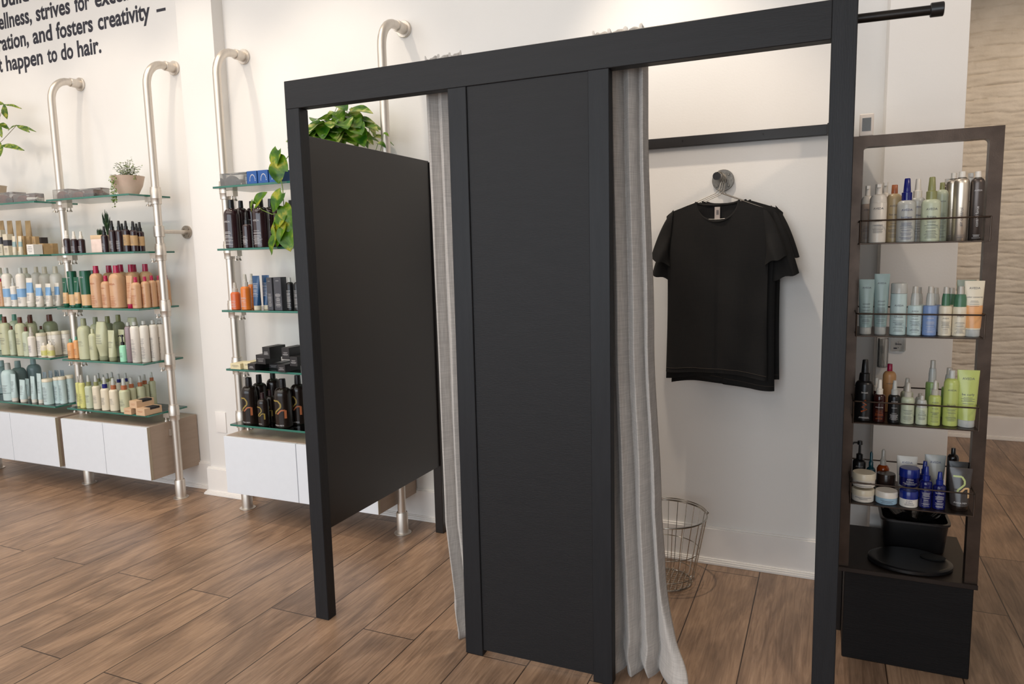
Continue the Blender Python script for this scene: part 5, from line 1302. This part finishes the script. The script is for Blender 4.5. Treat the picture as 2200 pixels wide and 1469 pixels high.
    ('peachsmall', -1.8537, 0.8354, 1.1962, 0.0237, 0.1864, 'small peach bottle with magenta cap, third from left, third shelf, second rack', 'products on the third shelf of the second rack'),
    ('peachsmall', -1.8541, 0.8836, 1.1962, 0.0237, 0.1906, 'small peach bottle with magenta cap, fourth from left, third shelf, second rack', 'products on the third shelf of the second rack'),
    ('peachsmall', -1.8525, 0.9306, 1.1962, 0.0225, 0.1889, 'small peach bottle with magenta cap, fifth from left, third shelf, second rack', 'products on the third shelf of the second rack'),
    ('peachsmall', -1.8516, 0.985, 1.1962, 0.0216, 0.1886, 'rightmost small peach bottle with magenta cap, third shelf, second rack', 'products on the third shelf of the second rack'),
    ('peachtube', -1.9301, 0.7901, 1.1962, 0.0251, 0.1936, 'peach tube on magenta cap, third shelf, second rack', 'products on the third shelf of the second rack'),
    ('peachjar', -2.5257, 0.8, 0.8682, 0.0223, 0.1232, 'short peach teal-capped bottle, left of two, fourth shelf, second rack', 'products on the fourth shelf of the second rack'),
    ('peachjar', -2.4859, 0.81, 0.8682, 0.0178, 0.1382, 'short peach teal-capped bottle, right of two, fourth shelf, second rack', 'products on the fourth shelf of the second rack'),
    ('sagebig', -2.3932, 0.8047, 0.8682, 0.0397, 0.2568, 'large sage green bottle, left of two, fourth shelf, second rack', 'products on the fourth shelf of the second rack'),
    ('sagebig', -2.5025, 0.965, 0.8682, 0.0368, 0.2491, 'large sage green bottle, right of two, fourth shelf, second rack', 'products on the fourth shelf of the second rack'),
    ('sagesmall', -2.2974, 0.79, 0.8682, 0.0244, 0.1953, 'small sage green bottle, fourth shelf, second rack', 'products on the fourth shelf of the second rack'),
    ('sageinvert', -2.2313, 0.8065, 0.8682, 0.0415, 0.2391, 'broad sage cap-down bottle, left of two, fourth shelf, second rack', 'products on the fourth shelf of the second rack'),
    ('sageinvert', -2.1576, 0.965, 0.8682, 0.0387, 0.2513, 'broad sage cap-down bottle, right of two, fourth shelf, second rack', 'products on the fourth shelf of the second rack'),
    ('sagesquare', -2.3861, 0.965, 0.8682, 0.0364, 0.2567, 'sage bottle with olive cap, left of two, fourth shelf, second rack', 'products on the fourth shelf of the second rack'),
    ('sagesquare', -2.2848, 0.965, 0.8682, 0.0361, 0.2673, 'sage bottle with olive cap, right of two, fourth shelf, second rack', 'products on the fourth shelf of the second rack'),
    ('sagetube', -2.1347, 0.7937, 0.8682, 0.0287, 0.1891, 'sage squeeze tube, left of two, fourth shelf, second rack', 'products on the fourth shelf of the second rack'),
    ('sagetube', -2.1018, 0.8383, 0.8682, 0.0259, 0.1894, 'sage squeeze tube, right of two, fourth shelf, second rack', 'products on the fourth shelf of the second rack'),
    ('mintpump', -2.0297, 0.7863, 0.8682, 0.0213, 0.1646, 'mint bottle with black pump, fourth shelf, second rack', 'products on the fourth shelf of the second rack'),
    ('lilaccan', -1.987, 0.8, 0.8682, 0.0212, 0.2406, 'lilac grey can with clear cap, fourth shelf, second rack', 'products on the fourth shelf of the second rack'),
    ('whitecan', -1.9204, 0.7917, 0.8682, 0.0267, 0.2458, 'leftmost white spray can with clear cap, fourth shelf, second rack', 'products on the fourth shelf of the second rack'),
    ('whitecan', -1.8759, 0.8192, 0.8682, 0.0253, 0.2492, 'white spray can with clear cap, second from left, fourth shelf, second rack', 'products on the fourth shelf of the second rack'),
    ('whitecan', -1.854, 0.8642, 0.8682, 0.024, 0.2497, 'white spray can with clear cap, third from left, fourth shelf, second rack', 'products on the fourth shelf of the second rack'),
    ('whitecan', -1.8528, 0.9118, 0.8682, 0.0228, 0.246, 'rightmost white spray can with clear cap, fourth shelf, second rack', 'products on the fourth shelf of the second rack'),
    ('spyellow', -2.525, 0.82, 0.5522, 0.0151, 0.1948, 'yellow spray bottle, left of two, bottom shelf, second rack', 'products on the bottom shelf of the second rack'),
    ('spyellow', -2.4454, 0.79, 0.5522, 0.0193, 0.213, 'yellow spray bottle, right of two, bottom shelf, second rack', 'products on the bottom shelf of the second rack'),
    ('spgreen', -2.3936, 0.8, 0.5522, 0.0252, 0.2106, 'leftmost pale green spray bottle, bottom shelf, second rack', 'products on the bottom shelf of the second rack'),
    ('spgreen', -2.5263, 0.965, 0.5522, 0.0217, 0.1917, 'pale green spray bottle, second from left, bottom shelf, second rack', 'products on the bottom shelf of the second rack'),
    ('spgreen', -2.4823, 0.965, 0.5522, 0.0218, 0.1823, 'pale green spray bottle, third from left, bottom shelf, second rack', 'products on the bottom shelf of the second rack'),
    ('spgreen', -2.4382, 0.965, 0.5522, 0.0216, 0.1944, 'rightmost pale green spray bottle, bottom shelf, second rack', 'products on the bottom shelf of the second rack'),
    ('sptan', -2.3239, 0.8, 0.5522, 0.025, 0.2141, 'cream spray with olive collar, left of two, bottom shelf, second rack', 'products on the bottom shelf of the second rack'),
    ('sptan', -2.3943, 0.965, 0.5522, 0.0215, 0.2041, 'cream spray with olive collar, right of two, bottom shelf, second rack', 'products on the bottom shelf of the second rack'),
    ('spnavy', -2.2337, 0.7913, 0.5522, 0.0263, 0.2083, 'leftmost cream spray with navy collar, bottom shelf, second rack', 'products on the bottom shelf of the second rack'),
    ('spnavy', -2.3313, 0.965, 0.5522, 0.0213, 0.1953, 'cream spray with navy collar, second from left, bottom shelf, second rack', 'products on the bottom shelf of the second rack'),
    ('spnavy', -2.265, 0.965, 0.5522, 0.0212, 0.2046, 'rightmost cream spray with navy collar, bottom shelf, second rack', 'products on the bottom shelf of the second rack'),
    ('spterra', -2.1668, 0.8, 0.5522, 0.0276, 0.2041, 'cream spray with terracotta collar, bottom shelf, second rack', 'products on the bottom shelf of the second rack'),
    ('spterraw', -2.0656, 0.7952, 0.5522, 0.0302, 0.2109, 'leftmost sage spray with terracotta collar, bottom shelf, second rack', 'products on the bottom shelf of the second rack'),
    ('spterraw', -2.0698, 0.8503, 0.5522, 0.0247, 0.205, 'sage spray with terracotta collar, second from left, bottom shelf, second rack', 'products on the bottom shelf of the second rack'),
    ('spterraw', -2.0502, 0.8965, 0.5522, 0.0248, 0.2079, 'sage spray with terracotta collar, third from left, bottom shelf, second rack', 'products on the bottom shelf of the second rack'),
    ('spterraw', -2.0663, 0.9431, 0.5522, 0.0237, 0.2085, 'sage spray with terracotta collar, fourth from left, bottom shelf, second rack', 'products on the bottom shelf of the second rack'),
    ('spterraw', -2.0549, 0.987, 0.5522, 0.0209, 0.2161, 'rightmost sage spray with terracotta collar, bottom shelf, second rack', 'products on the bottom shelf of the second rack'),
    ('blushbox', -1.979, 0.8, 0.5522, 0.0315, 0.0365, 'leftmost blush brush box, bottom shelf, second rack', 'products on the bottom shelf of the second rack'),
    ('blushbox', -1.9383, 0.81, 0.5907, 0.0314, 0.0453, 'blush brush box, second from left, bottom shelf, second rack', 'products on the bottom shelf of the second rack'),
    ('blushbox', -1.869, 0.8, 0.5522, 0.0369, 0.0434, 'rightmost blush brush box, bottom shelf, second rack', 'products on the bottom shelf of the second rack'),
    ('plumbig', -1.1041, 0.807, 1.5322, 0.042, 0.2622, 'leftmost large dark plum bottle, second shelf, rack by booth', 'products on the second shelf of the rack by booth'),
    ('plumbig', -1.1249, 0.9, 1.5322, 0.0326, 0.2638, 'large dark plum bottle, second from left, second shelf, rack by booth', 'products on the second shelf of the rack by booth'),
    ('plumbig', -1.109, 0.965, 1.5322, 0.0304, 0.2643, 'large dark plum bottle, third from left, second shelf, rack by booth', 'products on the second shelf of the rack by booth'),
    ('plumbig', -0.9029, 0.81, 1.5322, 0.0425, 0.2626, 'large dark plum bottle, fourth from left, second shelf, rack by booth', 'products on the second shelf of the rack by booth'),
    ('plumbig', -0.9697, 0.965, 1.5322, 0.0365, 0.27, 'large dark plum bottle, fifth from left, second shelf, rack by booth', 'products on the second shelf of the rack by booth'),
    ('plumbig', -0.7481, 0.875, 1.5322, 0.035, 0.2463, 'rightmost large dark plum bottle, second shelf, rack by booth', 'products on the second shelf of the rack by booth'),
    ('plumnozzle', -0.9848, 0.79, 1.5322, 0.0239, 0.1893, 'dark spray bottle with black nozzle, left of two, second shelf, rack by booth', 'products on the second shelf of the rack by booth'),
    ('plumnozzle', -0.7189, 0.79, 1.5322, 0.0183, 0.1442, 'dark spray bottle with black nozzle, right of two, second shelf, rack by booth', 'products on the second shelf of the rack by booth'),
    ('plumtube', -0.7821, 0.8, 1.5322, 0.0271, 0.1905, 'dark plum squeeze tube, second shelf, rack by booth', 'products on the second shelf of the rack by booth'),
    ('orangesmall', -1.1108, 0.8, 1.1962, 0.0258, 0.1482, 'small orange-red spray bottle, left of two, third shelf, rack by booth', 'products on the third shelf of the rack by booth'),
    ('orangesmall', -1.1451, 0.905, 1.1962, 0.0199, 0.1434, 'small orange-red spray bottle, right of two, third shelf, rack by booth', 'products on the third shelf of the rack by booth'),
    ('orangebig', -1.0347, 0.8, 1.1962, 0.0269, 0.1936, 'tall orange spray bottle, left of two, third shelf, rack by booth', 'products on the third shelf of the rack by booth'),
    ('orangebig', -1.0881, 0.905, 1.1962, 0.0224, 0.1929, 'tall orange spray bottle, right of two, third shelf, rack by booth', 'products on the third shelf of the rack by booth'),
    ('bluetube', -0.9495, 0.7927, 1.1962, 0.0254, 0.1852, 'deep blue squeeze tube, left of two, third shelf, rack by booth', 'products on the third shelf of the rack by booth'),
    ('bluetube', -0.9235, 0.8373, 1.1962, 0.0255, 0.1865, 'deep blue squeeze tube, right of two, third shelf, rack by booth', 'products on the third shelf of the rack by booth'),
    ('slatebox', -0.8518, 0.8, 1.1962, 0.0188, 0.1745, 'upright slate box, left of two, third shelf, rack by booth', 'products on the third shelf of the rack by booth'),
    ('slatebox', -0.7909, 0.8, 1.1962, 0.0249, 0.1765, 'upright slate box, right of two, third shelf, rack by booth', 'products on the third shelf of the rack by booth'),
    ('blackbottle', -0.7336, 0.81, 1.1962, 0.0199, 0.1732, 'black bottle with clear cap, left of two, third shelf, rack by booth', 'products on the third shelf of the rack by booth'),
    ('blackbottle', -0.6835, 0.81, 1.1962, 0.0198, 0.1729, 'black bottle with clear cap, right of two, third shelf, rack by booth', 'products on the third shelf of the rack by booth'),
    ('creambox', -1.099, 0.8, 0.8682, 0.0365, 0.0316, 'flat cream box, left of two, fourth shelf, rack by booth', 'products on the fourth shelf of the rack by booth'),
    ('creambox', -1.0343, 0.82, 0.8682, 0.026, 0.0392, 'flat cream box, right of two, fourth shelf, rack by booth', 'products on the fourth shelf of the rack by booth'),
    ('dkbox', -0.9818, 0.81, 0.8682, 0.0258, 0.0356, 'leftmost flat black box, fourth shelf, rack by booth', 'products on the fourth shelf of the rack by booth'),
    ('dkbox', -0.9217, 0.82, 0.9027, 0.0334, 0.0508, 'flat black box, second from left, fourth shelf, rack by booth', 'products on the fourth shelf of the rack by booth'),
    ('dkbox', -0.8619, 0.8, 0.9372, 0.0255, 0.0636, 'flat black box, third from left, fourth shelf, rack by booth', 'products on the fourth shelf of the rack by booth'),
    ('dkbox', -0.8997, 0.89, 0.8682, 0.0313, 0.0287, 'flat black box, fourth from left, fourth shelf, rack by booth', 'products on the fourth shelf of the rack by booth'),
    ('dkbox', -0.7632, 0.8, 0.8682, 0.0251, 0.041, 'flat black box, fifth from left, fourth shelf, rack by booth', 'products on the fourth shelf of the rack by booth'),
    ('dkbox', -0.7384, 0.81, 0.9372, 0.0251, 0.0627, 'flat black box, sixth from left, fourth shelf, rack by booth', 'products on the fourth shelf of the rack by booth'),
    ('dkbox', -0.6872, 0.81, 0.9027, 0.0251, 0.051, 'rightmost flat black box, fourth shelf, rack by booth', 'products on the fourth shelf of the rack by booth'),
    ('menbig', -1.0693, 0.8095, 0.5522, 0.0445, 0.2616, 'leftmost large black bottle with gold ribbon print, bottom shelf, rack by booth', 'products on the bottom shelf of the rack by booth'),
    ('menbig', -1.0795, 0.9001, 0.5522, 0.0415, 0.2622, 'large black bottle with gold ribbon print, second from left, bottom shelf, rack by booth', 'products on the bottom shelf of the rack by booth'),
    ('menbig', -1.0401, 0.9699, 0.5522, 0.0379, 0.2759, 'large black bottle with gold ribbon print, third from left, bottom shelf, rack by booth', 'products on the bottom shelf of the rack by booth'),
    ('menbig', -0.8324, 0.8134, 0.5522, 0.0484, 0.2651, 'large black bottle with gold ribbon print, fourth from left, bottom shelf, rack by booth', 'products on the bottom shelf of the rack by booth'),
    ('menbig', -0.7994, 0.9002, 0.5522, 0.0439, 0.2718, 'rightmost large black bottle with gold ribbon print, bottom shelf, rack by booth', 'products on the bottom shelf of the rack by booth'),
    ('mensmall', -0.962, 0.796, 0.5522, 0.031, 0.185, 'small black bottle with gold ribbon print, left of two, bottom shelf, rack by booth', 'products on the bottom shelf of the rack by booth'),
    ('mensmall', -0.9797, 0.875, 0.5522, 0.029, 0.1841, 'small black bottle with gold ribbon print, right of two, bottom shelf, rack by booth', 'products on the bottom shelf of the rack by booth'),
    ('foamgrey', 2.0025, 0.47, 1.4775, 0.0185, 0.1871, 'grey mousse bottle with white pump, top tray of the stand', 'products on the stand trays'),
    ('foamwhite', 2.0307, 0.4, 1.4775, 0.0254, 0.1853, 'leftmost white mousse bottle with white pump, top tray of the stand', 'products on the stand trays'),
    ('foamwhite', 2.0604, 0.58, 1.4775, 0.0207, 0.2034, 'white mousse bottle with white pump, second from left, top tray of the stand', 'products on the stand trays'),
    ('foamwhite', 2.3073, 0.58, 1.4775, 0.0199, 0.2185, 'rightmost white mousse bottle with white pump, top tray of the stand', 'products on the stand trays'),
    ('tanterra', 2.0794, 0.45, 1.4775, 0.0234, 0.1848, 'tan bottle with terracotta cap, top tray of the stand', 'products on the stand trays'),
    ('brillspray', 2.1111, 0.405, 1.4775, 0.0266, 0.1997, 'frosted spray bottle with navy nozzle, top tray of the stand', 'products on the stand trays'),
    ('whspray', 2.1491, 0.49, 1.4775, 0.0228, 0.203, 'frosted spray bottle with white nozzle, top tray of the stand', 'products on the stand trays'),
    ('pgspray', 2.1791, 0.405, 1.4775, 0.027, 0.1997, 'pale green spray bottle with olive nozzle, top tray of the stand', 'products on the stand trays'),
    ('pgbottle', 2.2163, 0.48, 1.4775, 0.0182, 0.1863, 'pale green bottle with olive cap, top tray of the stand', 'products on the stand trays'),
    ('pewtercan', 2.2455, 0.6, 1.4775, 0.0202, 0.2062, 'pewter hairspray can, left of two, top tray of the stand', 'products on the stand trays'),
    ('pewtercan', 2.3003, 0.405, 1.4775, 0.0191, 0.2089, 'pewter hairspray can, right of two, top tray of the stand', 'products on the stand trays'),
    ('silvercan', 2.2492, 0.5, 1.4775, 0.0194, 0.2166, 'silver hairspray can, left of two, top tray of the stand', 'products on the stand trays'),
    ('silvercan', 2.2586, 0.405, 1.4775, 0.0216, 0.2115, 'silver hairspray can, right of two, top tray of the stand', 'products on the stand trays'),
    ('gbtube', 2.0078, 0.41, 1.1805, 0.0238, 0.1794, 'grey-blue squeeze tube, left of two, second tray of the stand', 'products on the stand trays'),
    ('gbtube', 2.0513, 0.41, 1.1805, 0.0228, 0.1971, 'grey-blue squeeze tube, right of two, second tray of the stand', 'products on the stand trays'),
    ('sicyl', 2.1015, 0.41, 1.1805, 0.0239, 0.1669, 'aqua cylinder bottle with frosted lid, second tray of the stand', 'products on the stand trays'),
    ('sispray', 2.1474, 0.405, 1.1805, 0.0203, 0.1566, 'small aqua bottle with domed cap, left of two, second tray of the stand', 'products on the stand trays'),
    ('sispray', 2.1691, 0.53, 1.1805, 0.0219, 0.1469, 'small aqua bottle with domed cap, right of two, second tray of the stand', 'products on the stand trays'),
    ('bluedome', 2.1908, 0.41, 1.1805, 0.0202, 0.1561, 'cornflower blue domed bottle, left of two, second tray of the stand', 'products on the stand trays'),
    ('bluedome', 2.218, 0.53, 1.1805, 0.0217, 0.1452, 'cornflower blue domed bottle, right of two, second tray of the stand', 'products on the stand trays'),
    ('creamgreen', 2.2331, 0.41, 1.1805, 0.0185, 0.1546, 'cream bottle with green domed cap, left of two, second tray of the stand', 'products on the stand trays'),
    ('creamgreen', 2.2633, 0.53, 1.1805, 0.0215, 0.1452, 'cream bottle with green domed cap, right of two, second tray of the stand', 'products on the stand trays'),
    ('creamgreen2', 2.2722, 0.41, 1.1805, 0.0198, 0.1559, 'wide cream bottle with green lid, second tray of the stand', 'products on the stand trays'),
    ('peachtube2', 2.3082, 0.41, 1.1805, 0.0272, 0.1732, 'cream and apricot squeeze tube, second tray of the stand', 'products on the stand trays'),
    ('pgtube', 2.3079, 0.55, 1.1805, 0.0276, 0.1699, 'pale green squeeze tube, second tray of the stand', 'products on the stand trays'),
    ('blackserum', 2.0085, 0.54, 0.8915, 0.0245, 0.1345, 'tall black bottle, left of two, third tray of the stand', 'products on the stand trays'),
    ('blackserum', 2.012, 0.41, 0.8915, 0.028, 0.2032, 'tall black bottle, right of two, third tray of the stand', 'products on the stand trays'),
    ('redspray', 2.0529, 0.5, 0.8915, 0.0176, 0.129, 'dark red spray bottle with white nozzle, left of two, third tray of the stand', 'products on the stand trays'),
    ('redspray', 2.0568, 0.4, 0.8915, 0.0185, 0.14, 'dark red spray bottle with white nozzle, right of two, third tray of the stand', 'products on the stand trays'),
    ('blackspray', 2.1003, 0.4, 0.8915, 0.0178, 0.1392, 'black spray bottle with pale nozzle, third tray of the stand', 'products on the stand trays'),
    ('pgmilk', 2.1473, 0.52, 0.8915, 0.0196, 0.1287, 'pale green clear-nozzle spray, left of two, third tray of the stand', 'products on the stand trays'),
    ('pgmilk', 2.1394, 0.4, 0.8915, 0.0196, 0.1335, 'pale green clear-nozzle spray, right of two, third tray of the stand', 'products on the stand trays'),
    ('pgjar', 2.1871, 0.52, 0.8915, 0.0158, 0.0781, 'squat pale green bottle, left of two, third tray of the stand', 'products on the stand trays'),
    ('pgjar', 2.18, 0.4, 0.8915, 0.0167, 0.0944, 'squat pale green bottle, right of two, third tray of the stand', 'products on the stand trays'),
    ('limemilk', 2.2154, 0.4, 0.8915, 0.0178, 0.1452, 'small lime spray bottle, third tray of the stand', 'products on the stand trays'),
    ('limebottle', 2.261, 0.41, 0.8915, 0.0216, 0.1788, 'lime bottle with frosted cap, third tray of the stand', 'products on the stand trays'),
    ('limetube', 2.3054, 0.41, 0.8915, 0.0307, 0.1812, 'wide lime squeeze tube, third tray of the stand', 'products on the stand trays'),
    ('appledome', 2.2215, 0.53, 0.8915, 0.0191, 0.191, 'apple green domed bottle, left of two, third tray of the stand', 'products on the stand trays'),
    ('appledome', 2.2707, 0.53, 0.8915, 0.0218, 0.1678, 'apple green domed bottle, right of two, third tray of the stand', 'products on the stand trays'),
    ('magback', 2.0966, 0.57, 0.8915, 0.0211, 0.1685, 'apricot bottle with magenta cap, third tray of the stand', 'products on the stand trays'),
    ('whitejar', 2.0195, 0.405, 0.6155, 0.0355, 0.0424, 'white jar with cream lid, left of two, lowest tray of the stand', 'products on the stand trays'),
    ('whitejar', 2.0202, 0.405, 0.666, 0.0362, 0.0469, 'white jar with cream lid, right of two, lowest tray of the stand', 'products on the stand trays'),
    ('bluejar', 2.0902, 0.405, 0.6155, 0.0344, 0.0426, 'light blue jar with white lid, lowest tray of the stand', 'products on the stand trays'),
    ('brownjar', 2.0947, 0.51, 0.6155, 0.0297, 0.0695, 'dark brown jar, lowest tray of the stand', 'products on the stand trays'),
    ('brilljar', 2.1547, 0.3962, 0.6155, 0.0282, 0.0533, 'white jar with cobalt lid, lowest tray of the stand', 'products on the stand trays'),
    ('cobaltjar', 2.16, 0.4557, 0.667, 0.031, 0.06, 'cobalt jar with cobalt lid, lowest tray of the stand', 'products on the stand trays'),
    ('cobaltdrop', 2.2083, 0.49, 0.6155, 0.0189, 0.1297, 'leftmost cobalt blue serum bottle, lowest tray of the stand', 'products on the stand trays'),
    ('cobaltdrop', 2.2026, 0.4, 0.6155, 0.0185, 0.1372, 'cobalt blue serum bottle, second from left, lowest tray of the stand', 'products on the stand trays'),
    ('cobaltdrop', 2.2411, 0.4, 0.6155, 0.0189, 0.1225, 'rightmost cobalt blue serum bottle, lowest tray of the stand', 'products on the stand trays'),
    ('smoketube', 2.2992, 0.41, 0.6155, 0.0331, 0.138, 'smoky tube with lime angular print, lowest tray of the stand', 'products on the stand trays'),
    ('blacktube', 2.3053, 0.49, 0.6155, 0.0309, 0.1371, 'black squeeze tube, lowest tray of the stand', 'products on the stand trays'),
    ('blackcap', 2.2982, 0.56, 0.6155, 0.0175, 0.1644, 'black bottle with square cap, lowest tray of the stand', 'products on the stand trays'),
    ('navytube', 2.1574, 0.5196, 0.6155, 0.0321, 0.1338, 'white tube with navy print, lowest tray of the stand', 'products on the stand trays'),
    ('clearpack', 2.2477, 0.57, 0.6155, 0.0322, 0.1325, 'frosted tube with navy print, lowest tray of the stand', 'products on the stand trays'),
    ('blackpump', 2.011, 0.54, 0.6155, 0.0215, 0.169, 'black pump bottle, lowest tray of the stand', 'products on the stand trays'),
    ('tealdrop', 2.0481, 0.53, 0.6155, 0.0148, 0.1361, 'dark teal dropper bottle, lowest tray of the stand', 'products on the stand trays'),
    ('amberdrop', 2.0885, 0.57, 0.6155, 0.0198, 0.1376, 'amber oil bottle, lowest tray of the stand', 'products on the stand trays'),
]
for e in ITEMS:
    product(e[0], *e[1:6], e[6], e[7])
brush_boxes = ((-0.90, 0.80), (-0.825, 0.80), (-0.750, 0.80))
for i, (x, y) in enumerate(brush_boxes):
    t = thing('brush_box', ('blue brush box beside the clear brush pack, top shelf by the booth', 'middle one of the three blue brush boxes, top shelf by the booth', 'blue brush box nearest the pothos vine, top shelf by the booth')[i], 'box', (x, y, 1.8648), 0, 'blue brush boxes')
    MB().box(-0.034, 0.034, -0.04, 0.04, 0, 0.066).build('carton_body', PM['bluebox'], t, bevel=0.001, seg=1, smooth=0)
    m = MB()
    for q in range(12):
        a = pi * q / 11; m.box(0.004 + 0.018 * cos(a) - 0.002, 0.004 + 0.018 * cos(a) + 0.002, -0.0406, -0.0401, 0.014 + 0.030 * sin(a), 0.019 + 0.030 * sin(a))
    m.build('label_print', WINK, t, smooth=0)
